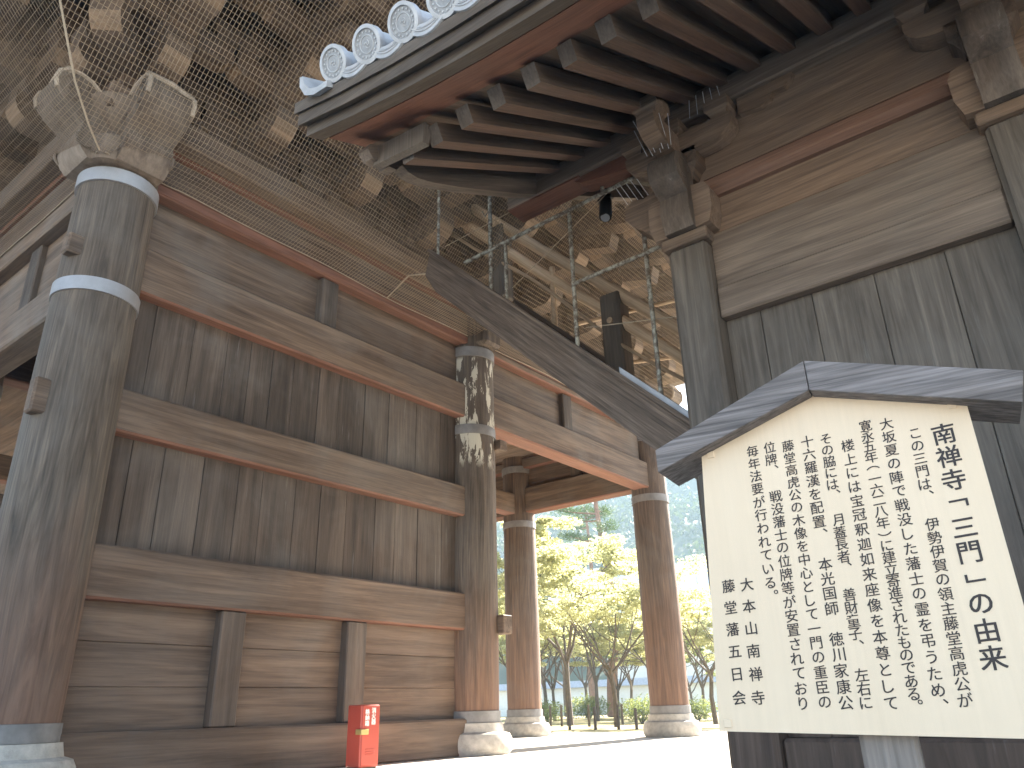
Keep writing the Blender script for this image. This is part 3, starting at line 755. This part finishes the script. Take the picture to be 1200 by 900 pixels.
# ------------------------------------------------------------------ staircase from the hall up to the gate's upper floor
SS = .961                                          # slope
def st_z(y): return 4.86-(4.9-y)*SS               # top edge of the stringer
stair = empty('covered_stair', (5.75, 2.6, 0), label='steep wooden stair with log handrails rising from the hall to the gate', cat='staircase')
STO = (5.75, 2.6, 0)
def spart(mb, name, mats, smooth=False, parent=None): return mb.build(name, mats, parent or stair, STO, smooth)
for x0 in (5.0, 6.46):
    mb = MB(); ya, yb = (2.0 if x0 < 6 else -.05), 4.98
    pr = [(ya, st_z(ya)-.42), (ya, st_z(ya)), (yb, st_z(yb)), (yb+.06, st_z(yb)-.26), (yb-.1, st_z(yb-.1)-.42)]
    mb.prism(pr, lambda u, v: (x0, u, v), lambda u, v: (x0+.12, u, v)); spart(mb, 'stringer', STRW)
    mb = MB(); mb.obox((x0+.05, ya, st_z(ya)+.02), (x0+.05, yb, st_z(yb)+.02), .17, .035); spart(mb, 'stringer_cap', STRW)
mb = MB()
for k in range(24):
    y = .1+.2*k; 
    if y < 4.9: mb.box(5.12, 6.46, y, y+.24, st_z(y)-.19, st_z(y)-.15)
spart(mb, 'stair_treads', STRW)
mb = MB(); mb.obox((5.79, 0, st_z(0)-.33), (5.79, 4.95, st_z(4.95)-.33), 1.32, .03); spart(mb, 'stair_soffit', STRW)
# log handrails on the far side, on grey newel posts
for dz, r in ((.93, .07), (.6, .065)):
    mb = MB(); pts = [(6.52, y, 3.03+dz+(y-3.0)*1.0+.02*math.sin(y*2.3)) for y in (.3, 1.2, 2.1, 3.0, 3.8, 4.6, 5.4, 6.2)]
    mb.tube(pts, [r*f for f in (1, .96, 1.03, .98, 1, .95, 1.02, .97)], 12); spart(mb, 'log_handrail', LOGW, True)
mb = MB(); mb.tube([(6.44, y, 3.03+.36+(y-3.0)*1.0+.05*math.sin(y*2.9+.6)) for y in [.4+.29*k for k in range(21)]], .02, 8); spart(mb, 'thin_pole_rail', LOGW, True)
for y in (.6, 2.1, 3.68, 5.25):
    mb = MB(); mb.box(6.42, 6.64, y-.12, y+.12, 3.03+(y-3)*.98-.15, 3.03+.86+(y-3), c=.02); spart(mb, 'newel_post', HALLG)
    mb = MB(); mb.tube([(6.40, y, 3.05+.5+(y-3)), (6.425, y, 3.05+.5+(y-3))], .035, 10); spart(mb, 'round_peg', LOGW)
for y in (2.9, 4.45):
    mb = MB(); mb.tube([(6.5, y, 3.03+(y-3)*.98-.1), (6.5, y, 3.03+.75+(y-3))], .035, 8); spart(mb, 'baluster', LOGW)
# pipe frame on the near side
px_ = 5.06
def pipe(a, b, r=.022):
    mb = MB(); mb.tube([a, b], r, 10); return spart(mb, 'pipe_frame', PIPE, True)
for y, z1, r in ((4.915, 5.78, .016), (4.19, 5.36, .021), (4.0, 4.66, .018), (3.24, 4.72, .019), (2.51, 4.3, .019)): pipe((px_, y, st_z(y)+.03), (px_, y, z1), r)
pipe((px_-.02, 4.52, 4.64), (px_-.02, 2.3, 4.71), .02); pipe((px_-.02, 3.24, 3.9), (px_-.02, 2.35, 3.92), .018)
pipe((px_+.02, 4.915, 5.76), (px_+.02, 4.2, 5.74), .015); pipe((px_, 2.87, 4.70), (px_, 2.87, 4.85), .02)
mb = MB(); mb.tube([(px_+.03, 4.2, 5.2), (px_+.03, 4.28, 5.12), (px_+.03, 4.32, 5.2)], .008, 5); spart(mb, 'loose_wire', PIPE)
for yz in (((4.9, 5.05), (3.3, 5.1)), ((4.0, 4.2), (2.4, 5.0)), ((3.2, 3.5), (2.3, 3.3))):
    mb = MB(); mb.tube([(5.15, yz[0][0], yz[0][1]), (5.15, yz[1][0], yz[1][1])], .004, 5); spart(mb, 'guy_wire', ROPE)
mb = MB(); mb.tube([(6.9, 2.0, 4.35), (6.9, 4.4, 4.62)], .025, 8); mb.tube([(6.9, 2.0, 3.6), (6.9, 3.9, 3.95)], .022, 8); spart(mb, 'thin_pole_rail', LOGW, True)
mb = MB(); mb.prism([(0,0),(.03,.0),(.03,.06),(0,.06)], lambda u, v: (4.995+u, 2.82, st_z(2.82)+.04+v), lambda u, v: (4.995+u, 2.25, st_z(2.25)+.04+v)); spart(mb, 'pale_edge_strip', METAL)

# ------------------------------------------------------------------ bird net hung under the gate's eaves
NP = [(0, 4.90), (.18, 4.96), (.42, 5.10), (.66, 5.36), (1.0, 5.72), (1.5, 6.18), (2.1, 6.6), (2.85, 6.98)]   # (distance out, height)
def npz(d):
    for (a, za), (b, zb) in zip(NP[:-1], NP[1:]):
        if d <= b: return lerp(za, zb, (d-a)/(b-a))
    return NP[-1][1]
NY, NX = GY-.345, GX[0]-.345
net = empty('bird_net', (NX, NY, 4.9), label='fine tan bird net stretched under the gate eaves from column tops outward', cat='bird net')
CELL, NR = .036, .0023
def net_panel(side):
    mb = MB(); ds = [k*CELL for k in range(int(2.85/CELL)+1)]
    lim = 9.6 if side == 0 else 6.5
    sg = lambda d, t: .012*math.sin(t*3.1+d*2)+.015*math.sin(t*1.3-d*3.3)    # slack
    hug = lambda t, d: .17*min(1, max(0, t-.05)/.6)*max(0, 1-d/.5)
    P = (lambda t, d: (NX+t, NY-d+hug(t, d), npz(d)+sg(d, t)+.1*min(1, max(0, t)/.8))) if side == 0 else (lambda t, d: (NX-d+hug(t, d), NY+t, npz(d)+sg(d, t)+.1*min(1, max(0, t)/.8)))
    t = -2.85; 
    nt_ = int((lim+2.85)/CELL)
    for k in range(nt_):                          # cords running outward
        t = -2.85+k*CELL; d0 = max(0, -t)
        dd = [d0]+[d for d, _ in NP if d > d0+.01]
        if len(dd) > 1: mb.tube([P(t, d) for d in dd], NR, 3, cap=False)
    for d in ds:                                  # cords running along the wall
        t0 = -d; n = max(8, int((lim-t0)/.35))
        mb.tube([P(lerp(t0, lim, k/n), d) for k in range(n+1)], NR, 3, cap=False)
    o = mb.build('net_panel', NETM, net, (NX, NY, 4.9), fix=False); return P
PS = net_panel(0); PW = net_panel(1)
mb = MB(); mb.tube([PS(-d, d) for d in [.06*k for k in range(48)]], .009, 7); mb.build('corner_rope', ROPE, net, (NX, NY, 4.9), True)
mb = MB(); mb.tube([PS(lerp(.05, 9.5, k/60), .0) for k in range(61)], .006, 6); mb.tube([PW(lerp(.05, 6.4, k/50), .0) for k in range(51)], .006, 6)
mb.tube([(GX[0]+.337*math.cos(a), GY+.337*math.sin(a), 4.9) for a in [math.pi/2*.9+k*math.pi/15 for k in range(20)]], .009, 6)
mb.build('edge_rope', ROPE, net, (NX, NY, 4.9), True)
mb = MB(); mb.tube([PS(3.43, .0), (5.2, 5.5, 4.95), (5.02, 4.95, 4.68)], .008, 6); mb.build('seam_rope', ROPE, net, (NX, NY, 4.9), True)

# ------------------------------------------------------------------ spotlight and spikes
lamp = empty('spotlight', (5.6, 3.15, 5.02), label='small black spotlight hanging under the hall gable beside the pillar top', cat='spotlight')
LO = (5.6, 3.15, 5.02)
mb = MB(); mb.tube([(5.6, 3.15, 5.06), (5.57, 3.15, 4.86), (5.565, 3.15, 4.845)], [.06, .065, .06], 16); mb.build('lamp_body', BLACK, lamp, LO, True)
mb = MB(); mb.tube([(5.565, 3.15, 4.846), (5.56, 3.15, 4.838)], .045, 16); mb.build('lens', TILE, lamp, LO, True)
mb = MB(); mb.box(5.58, 5.62, 3.07, 3.23, 5.06, 5.1); mb.box(5.57, 5.63, 3.1, 3.2, 5.1, 5.28); mb.build('bracket', BLACK, lamp, LO)
mb = MB(); mb.obox((5.3, 3.3, 5.32), (6.4, 2.4, 5.32), .09, .09); tag(mb.build('cross_bar', HALLG, None, (5.8, 2.9, 5.3)), 'dark timber bar under the hall gable that carries the spotlight', 'timber bar')
sp = MB()
for k in range(7): sp.tube([(HX-.42+.03*(k%2), PY[0]-.1+.035*k, 4.45), (HX-.5-.05*(k%3), PY[0]-.14+.05*k, 4.68)], .003, 4)
for k in range(5): sp.tube([(HX-.08, PY[0]+.3+.05*k, 4.36), (HX-.14-.03*(k%2), PY[0]+.36+.05*k, 4.52)], .003, 4)
for k in range(5): sp.tube([(HX-.14, PY[0]-.45+.07*k, 4.86), (HX-.2, PY[0]-.45+.06*k, 5.0)], .003, 4)
tag(sp.build('bird_spikes', TILE, None, (HX-.3, PY[0], 4.4)), 'thin pale bird spikes standing on the carved pillar bracket of the hall', 'bird spikes')

# ------------------------------------------------------------------ notice board
A_ = Vector((.155823, -.987785, 0))
SZ = math.atan2(A_.y, A_.x)
SP = (2.71206, .711319, -1.05)
sign = empty('notice_board', SP, SZ, 'pale wooden notice board with black Japanese text under a grey gabled cap', 'notice board')
def lpart(mb, name, mats, smooth=False, parent=None):      # local coordinates: x right, y into the board, z up from world zero
    mb.v = [(x, y, z+1.05) for x, y, z in mb.v]
    return mb.build(name, mats, parent or sign, None, smooth)
bp = [(-.521,.365), (.432,.334), (.4225,1.362), (-.047,1.492), (-.464,1.326)]
bd = lpart(MB().prism(bp, lambda u, v: (u, 0, v), lambda u, v: (u, .036, v)), 'board', BOARD)
mb = MB(); mb.box(-.097, .068, .04, .13, -1.05, 1.45, c=.012); lpart(mb, 'post', SIGNPOST)
mb = MB(); mb.box(-.4, .38, .037, .07, .55, .63); mb.box(-.36, .34, .037, .07, 1.1, 1.18); lpart(mb, 'batten', SIGNPOST)
def slope_roof(a_t, a_b, e_t, e_b):
    mb = MB(); y0, y1 = -.075, .17
    pr = [a_b, e_b, e_t, a_t]
    mb.prism(pr, lambda u, v: (u, y0, v), lambda u, v: (u, y1, v)); return mb
def bev(ob, w=.004):
    md = ob.modifiers.new('bevel', 'BEVEL'); md.width = w; md.segments = 2; md.limit_method = 'ANGLE'
bev(lpart(slope_roof((-.0385,1.573), (-.0385,1.458), (-.619,1.343), (-.617,1.255)), 'cap_slope', SIGNP))
bev(lpart(slope_roof((-.0365,1.573), (-.0365,1.458), (.592,1.384), (.566,1.282)), 'cap_slope', SIGNP))
mb = MB()
for x, z in ((-.489,.388), (.38,1.336), (.405,.38), (-.43,1.31)): mb.box(x-.013, x+.013, -.004, .001, z-.013, z+.013, c=.002)
lpart(mb, 'nail_cover', BOARD, False, bd)
glyphs = {}
def glyph(ch, off):
    key = (ch, off)
    if key not in glyphs:
        cu = bpy.data.curves.new('glyph', 'FONT'); cu.body = ch; cu.size = 1; cu.resolution_u = 3; cu.align_x = 'LEFT'
        if off: cu.offset = off
        ob = bpy.data.objects.new('glyph', cu); col.objects.link(ob)
        dg = bpy.context.evaluated_depsgraph_get(); me = bpy.data.meshes.new_from_object(ob.evaluated_get(dg))
        vs = [tuple(v.co) for v in me.vertices]; fs = [tuple(p.vertices) for p in me.polygons]
        bpy.data.objects.remove(ob); bpy.data.curves.remove(cu); bpy.data.meshes.remove(me)
        glyphs[key] = (vs, fs)
    return glyphs[key]
def text_column(mb, chars, xt, zt, xb, zb, size, y, wt=0, wide=1.0, shear=.07):
    """characters one below the other from (xt,zt), top of the first, to (xb,zb), foot of the last"""
    n = len(chars); p = (zt-zb)/n
    for k, ch in enumerate(chars):
        if ch == ' ': continue
        vs, fs = glyph(ch, 0)
        if not vs: continue
        t = (k+.5)/n; x = lerp(xt, xb, t); z = zt-p*(k+.5)
        x0 = min(v[0] for v in vs); x1 = max(v[0] for v in vs); y0 = min(v[1] for v in vs); y1 = max(v[1] for v in vs)
        if ch in '、。': cx, cz, sh = (x0+x1)/2-.36, (y0+y1)/2-.36, 0
        else: cx, cz, sh = (x0+x1)/2, (y0+y1)/2, shear
        passes = ((0, 0),) if not wt else ((-wt*.5, -wt*.3), (wt*.5, -wt*.3), (wt*.5, wt*.3), (-wt*.5, wt*.3))
        for q, (du, dv) in enumerate(passes):
            mb.add([(x+(v[0]-cx+du)*size*wide, y-.00012*q, z+(v[1]-cz+dv)*size+sh*(v[0]-cx)*size) for v in vs], fs)
TXT = [('南禅寺﹁三門﹂の由来', .338, 1.283, .315, .515, .0735, .03),
 ('この三門は、 伊勢伊賀の領主藤堂高虎公が', .257, 1.283, .219, .42, .043, .018),
 ('大坂夏の陣で戦没した藩士の霊を弔うため、', .178, 1.335, .152, .40, .044, .018),
 ('寛永五年︵一六二八年︶に建立寄進されたものである。', .113, 1.336, .084, .405, .0425, .018),
 ('楼上には宝冠釈迦如来座像を本尊として', .045, 1.283, .018, .413, .0445, .018),
 ('その脇には、 月蓋長者、 善財童子、 左右に', -.021, 1.315, -.053, .42, .043, .018),
 ('十六羅漢を配置、 本光国師 徳川家康公', -.083, 1.321, -.111, .418, .0455, .018),
 ('藤堂高虎公の木像を中心として一門の重臣の', -.150, 1.316, -.173, .423, .0435, .018),
 ('位牌、 戦没藩士の位牌等が安置されており', -.214, 1.322, -.240, .421, .0445, .018),
 ('毎年法要が行われている。', -.276, 1.320, -.286, .755, .0445, .018),
 ('大本山南禅寺', -.362, .865, -.380, .428, .047, .024),
 ('藤堂藩五日会', -.426, .865, -.442, .430, .047, .024)]
for s, xt, zt, xb, zb, size, off in TXT:
    mb = MB(); text_column(mb, s, xt, zt, xb, zb, size, -.0012, off)
    mb.v = [(x, y, z+1.05) for x, y, z in mb.v]
    o = mb.build('lettering', INK, bd, None, fix=False)

# ------------------------------------------------------------------ fire extinguisher box
BX = (5.04, 5.74, 0)
fb = empty('fire_extinguisher_box', BX, R(-4), 'red metal fire extinguisher box standing on the floor against the plank wall', 'extinguisher box')
def fpart(mb, name, mats, parent=None, smooth=False): return mb.build(name, mats, parent or fb, None, smooth)
fpart(MB().box(-.1, .1, -.1, .1, .02, .52, c=.008), 'body', BOXRED)
fpart(MB().box(-.09, .09, -.09, .09, .0, .02), 'foot', BLACK)
dr = fpart(MB().box(-.092, .092, -.112, -.101, .035, .51, c=.004), 'door', BOXRED)
mb = MB()
for z in (.115, .135, .155): mb.box(-.05, .05, -.1165, -.111, z, z+.008, c=.002)
fpart(mb, 'louvre', BOXRED, dr)
mb = MB(); mb.box(-.112, -.03, -.124, -.113, .278, .322, c=.003); mb.box(-.1125, -.1005, -.124, -.04, .278, .322, c=.003); fpart(mb, 'latch', BRASS, dr)
mb = MB(); text_column(mb, '消火器', .025, .495, .025, .355, .05, -.1135, .05, 1, 0); text_column(mb, '格納箱', -.045, .485, -.045, .345, .048, -.1135, .05, 1, 0)
fpart(mb, 'lettering', WHITE, dr)

# ------------------------------------------------------------------ garden behind the gate
def dirpx(px):
    d = fw*FPX + rr*(px-600) - uu*(838-450); d.z = 0; return d.normalized()
def at(px, dist): d = dirpx(px); return Vector((EYE.x+d.x*dist, EYE.y+d.y*dist, 0))
gp = [at(560, 17.3), at(640, 17.6), at(850, 16.9), at(1000, 17.5), at(1200, 60), at(1000, 110), at(560, 110), at(470, 60)]
sheet('moss_ground', [(p.x, p.y) for p in gp], -.02, MOSS)

def rnd_dir():
    while True:
        v = Vector((random.uniform(-1,1), random.uniform(-1,1), random.uniform(-1,1)))
        if .05 < v.length < 1: return v.normalized()
def leaves(mb, centres, n, size, flat=.5, spread=1.0):
    for k in range(n):
        c, r = random.choice(centres)
        d = rnd_dir()*r*random.uniform(.15, 1)**.6; d.z *= flat
        p = Vector(c)+d
        a = rnd_dir(); a.z *= .45; a.normalize(); b = a.cross(rnd_dir()).normalized()
        s = size*random.uniform(.6, 1.35)
        mb.add([p-a*s, p+b*s*.55, p+a*s, p-b*s*.55], [(0,1,2,3)])
def limb(mb, p, d, length, rad, depth, tips, up=.25, wig=.35):
    pts = [p]; rs = [rad]; n = 4
    for k in range(n):
        d = (d + rnd_dir()*wig*.5 + Vector((0,0,up*.3))).normalized(); p = p + d*(length/n); pts.append(p); rs.append(rad*(1-.5*(k+1)/n))
    mb.tube(pts, rs, 7 if rad > .05 else 5)
    tips.append((p, depth))
    if depth > 0:
        for _ in range(3 if depth > 1 else 3):
            nd = (d*.7 + rnd_dir()*.8); nd.z = nd.z*.5+.15
            q = pts[random.randint(2, n)]
            limb(mb, q, nd.normalized(), length*random.uniform(.55, .8), rs[-1]*.8, depth-1, tips, up, wig)
def make_maple(name, h, spread, nl, leafm, label, group, size=.06, lean=0):
    root = empty(name, (0,0,0), 0, label, 'tree', group)
    mb = MB(); tips = []
    hh = h*.28; trunk = [(0,0,-.1), (.04+lean*.2,.02,hh*.5), (-.03+lean*.5,.05,hh)]
    mb.tube(trunk, [h*.016, h*.0125, h*.011], 9)
    for k in range(6):
        a = k*1.05+random.uniform(-.3,.3)
        limb(mb, Vector(trunk[-1])-Vector((0,0,random.uniform(0,hh*.3))), Vector((math.cos(a)*.8, math.sin(a)*.8, random.uniform(.5, 1.3))).normalized(), h*.36*spread, h*.0072, 2, tips, .22)
    mb.build('trunk', BARK, root, None, True)
    lo = [(p, h*random.uniform(.05, .1)) for p, dp in tips if dp <= 1]
    lb = MB(); leaves(lb, lo, nl, size, .32)
    lb.build('crown', leafm, root, None, False, fix=False)
    return root
def make_pine(h, label, group):
    root = empty('pine_tree', (0,0,0), 0, label, 'tree', group)
    mb = MB(); cs = []; n = 9
    pts = [(.25*math.sin(k*.7), .2*math.sin(k*.9+1), h*k/n) for k in range(n+1)]
    mb.tube(pts, [h*.022*(1-.8*k/n) for k in range(n+1)], 9)
    for k in range(15):
        t = random.uniform(.5, .99); z = h*t; a = random.uniform(0, 6.28); L_ = h*.2*(1.25-t)*random.uniform(.7, 1.3)+.4
        b = Vector((.25*math.sin(t*n*.7), .2*math.sin(t*n*.9+1), z)); e = b + Vector((math.cos(a)*L_, math.sin(a)*L_, L_*.15))
        mb.tube([b, (b+e)/2+Vector((0,0,-.05)), e], [.06, .04, .02], 5)
        for q in (.55, .8, 1.0): cs.append((b.lerp(e, q), h*.045*random.uniform(.8,1.4)))
    cs.append((Vector(pts[-1]), h*.05))
    mb.build('trunk', BARKP, root, None, True)
    lb = MB()
    for k in range(7000):
        c, r = random.choice(cs); d = rnd_dir()*r*random.uniform(.2,1); d.z *= .35; p = c+d
        a = (d.normalized()+rnd_dir()*.6+Vector((0,0,.5))).normalized()*.16; b = a.cross(rnd_dir()).normalized()*.018
        lb.add([p-b, p+b, p+a+b*.3, p+a-b*.3], [(0,1,2,3)])
    lb.build('needles', LEAF_P, root, None, False, fix=False)
    return root
GT = 'garden trees behind the gate'
random.seed(21)
big = make_maple('maple_tree', 6.6, 1.0, 26000, LEAF_M, 'large spreading yellow green maple filling the gap between the two far columns', GT, .055)
big.location = at(668, 24); big.rotation_euler.z = 1.0
low = make_maple('maple_tree', 4.6, 1.0, 9000, LEAF_M, 'small crooked maple standing just left of the far right column base', GT, .045)
low.location = at(722, 21); 
gr = make_maple('broadleaf_tree', 6.4, 1.0, 9000, LEAF_G, 'green broadleaf tree behind the yellow maples', GT, .08)
gr.location = at(640, 36)
for px, ds, rz, sc, src, lab in ((838, 21.5, 2.1, .95, low, 'thin pale maple between the far right column and the notice board'),
    (700, 30, 4.0, .8, big, 'pale yellow maple behind the row of rope fence posts'),
    (775, 31, .4, .78, big, 'bright maple partly hidden behind the far right column'),
    (812, 34, 5.2, .62, gr, 'bushy green tree low at the foot of the wooded hill'),
    (610, 27, 3.0, 1.0, low, 'small maple glimpsed at the left edge beside the rear column'),
    (742, 42, 2.7, .9, gr, 'dark green tree standing in front of the hill, right of the pine'),
    (650, 33, .6, .72, big, 'pale yellow maple low behind the large spreading one'),
    (726, 35, 2.4, .7, big, 'pale maple filling the space under the tall pine'),
    (826, 29, 3.6, .62, big, 'bright low maple close to the edge of the notice board'),
    (688, 41, 5.0, .85, big, 'hazy pale maple in front of the plaster wall'),
    (792, 38, 1.7, .75, big, 'pale maple farthest back beside the far right column'),
    (664, 47, 1.2, 1.2, gr, 'tall green tree farthest back on the left of the gap')):
    copy_tree(src, at(px, ds), rz, sc, lab)
pine = make_pine(13.0, 'tall pine with bare reddish trunk rising above the maples', GT); pine.location = at(722, 40)
copy_tree(pine, at(700, 52), 2.0, 1.0, 'second slender pine standing farther back behind the tall one')
# clipped shrubs low under the trees
random.seed(11)
def make_shrub(r, lab):
    root = empty('shrub', (0,0,0), 0, lab, 'shrub', 'low shrubs under the trees')
    mb = MB()
    for k in range(5): a = k*1.26; mb.tube([(0,0,-.05), (r*.3*math.cos(a), r*.3*math.sin(a), r*.45)], [.02, .01], 5)
    mb.build('stem', BARK, root)
    lb = MB(); leaves(lb, [(Vector((r*.5*math.cos(k*1.05), r*.5*math.sin(k*1.05), r*.5)), r*.6) for k in range(6)]+[(Vector((0,0,r*.6)), r*.65)], 2600, .03, .8)
    lb.build('foliage', LEAF_G, root, None, False, fix=False); return root
shr = make_shrub(.7, 'rounded green shrub on the moss just left of the far right column'); shr.location = at(752, 24)
for px, ds, sc, lab in ((641, 29, 1.0, 'low shrub on the moss near the left edge of the garden view'), (690, 34, 1.3, 'wide shrub in front of the white plaster wall'), (818, 25, .9, 'small shrub right of the far right column base')):
    copy_tree(shr, at(px, ds), ds, sc, lab)
# rope fence of short posts along the moss
random.seed(5)
for k, (px, ds, h) in enumerate(((614, 21, .7), (636, 19.4, .62), (645, 24, .7), (658, 23, .72), (667, 19, .66), (690, 22, .7), (697, 18.8, .62), (724, 18.6, .66), (729, 23.4, .7), (745, 18.4, .55), (806, 20, .6))):
    mb = MB(); mb.tube([(0,0,-.05), (.0,.0,h*.7), (0,0,h*.74)], [.035, .033, .02], 9)
    o = mb.build('fence_post', BARK); o.location = at(px, ds)
    tag(o, 'short dark wooden post of the low rope fence on the mossy ground', 'fence post', 'rope fence posts')
# hall and wall beyond the garden
a0, a1 = at(560, 62), at(980, 52)
def wall_between(a, b, h, name, label, cat):
    d = (b-a); L_ = d.length; rz = math.atan2(d.y, d.x)
    root = empty(name, a, rz, label, cat)
    MB().box(0, L_, -.2, .2, -.2, h).build('wall_face', PLASTER, root)
    MB().prism([(-.55,h),(.55,h),(0,h+.45)], lambda u, v: (-.2, u, v), lambda u, v: (L_+.2, u, v)).build('tile_cap', TILE, root)
    return root
wall_between(a0, a1, 1.7, 'plaster_wall', 'long low white plaster wall with tile cap beyond the garden trees', 'wall')
hc = at(830, 66); hd = dirpx(830); hr = math.atan2(hd.y, hd.x)+math.pi/2
ho = empty('temple_hall', hc, hr, 'white walled temple hall with pale roof below the wooded hill', 'building')
MB().box(-7, 7, -4, 4, -.2, 6.3).build('wall', PLASTER, ho)
MB().prism([(-6,6.2),(6,6.2),(5.8,6.6),(0,11.2),(-5.8,6.6)], lambda u, v: (-9, u, v), lambda u, v: (9, u, v)).build('roof', plain('pale_copper_roof', (.62,.64,.64), .5, .08), ho)
mbw = MB()
for k in range(5): mbw.box(-6+2.6*k, -4.6+2.6*k, -4.06, -3.9, .6, 3.4)
mbw.build('window', W_Z, ho)
# wooded hill
mb = MB(); nx_, ny2 = 46, 30; hv = []
random.seed(3)
fd = dirpx(760); sdv = Vector((-fd.y, fd.x, 0))
from mathutils import noise as mnoise
def hz(s, t):                                      # s across (left positive), t depth
    base = max(0, 1-((s+45)/150)**2)*min(1, max(0, (t-85)/120))
    return base**.9*74*(.85+.3*mnoise.noise(Vector((s*.02, t*.02, 0)))) - 1.5
for i in range(nx_):
    for j in range(ny2):
        s = lerp(-260, 240, i/(nx_-1)); t = lerp(70, 330, j/(ny2-1)); p = fd*t+sdv*s
        hv.append((p.x, p.y, hz(s, t)))
mb.add(hv, [(i*ny2+j, (i+1)*ny2+j, (i+1)*ny2+j+1, i*ny2+j+1) for i in range(nx_-1) for j in range(ny2-1)])
HILLM = plain('hill_undergrowth', (.05,.07,.03), .9, .3, .2)
tag(mb.build('hill', HILLM, None, None, True), kind='structure')
lb = MB()
WOODL = leaf_mat('wood_leaf', (.045,.075,.02), (.1,.12,.04), .2)
for k in range(1300):
    s = random.uniform(-130, 110); t = random.uniform(90, 215); p = fd*t+sdv*s; z = hz(s, t)
    if z < -1: continue
    r = random.uniform(2.2, 4.2); c = Vector((p.x, p.y, z+r*.9))
    for q in range(60):
        d = rnd_dir(); d.z = abs(d.z)*1.1-.25; e = c + d*r*random.uniform(.7, 1.05)
        a = (rnd_dir()).normalized()*random.uniform(.25, .6); b = a.cross(d+rnd_dir()*.3).normalized()*random.uniform(.25, .45)
        lb.add([e-a, e+b, e+a, e-b], [(0,1,2,3)])
tag(lb.build('hillside_wood', WOODL, None, None, False, fix=False), label='dense green wood covering the far hillside', cat='wood', kind='stuff')

# the hazy air over the garden and the hill
mb = MB(); mb.box(-60, 380, -260, 420, -2.2, 92)
HAZE = bpy.data.materials.new('haze_air'); HAZE.use_nodes = True
_t = HAZE.node_tree; _t.nodes.remove(_t.nodes['Principled BSDF'])
_v = _t.nodes.new('ShaderNodeVolumePrincipled'); _v.inputs['Color'].default_value = (.62, .84, 1, 1); _v.inputs['Density'].default_value = .0019
_t.links.new(_v.outputs[0], _t.nodes['Material Output'].inputs['Volume'])
tag(mb.build('haze', HAZE), kind='stuff')
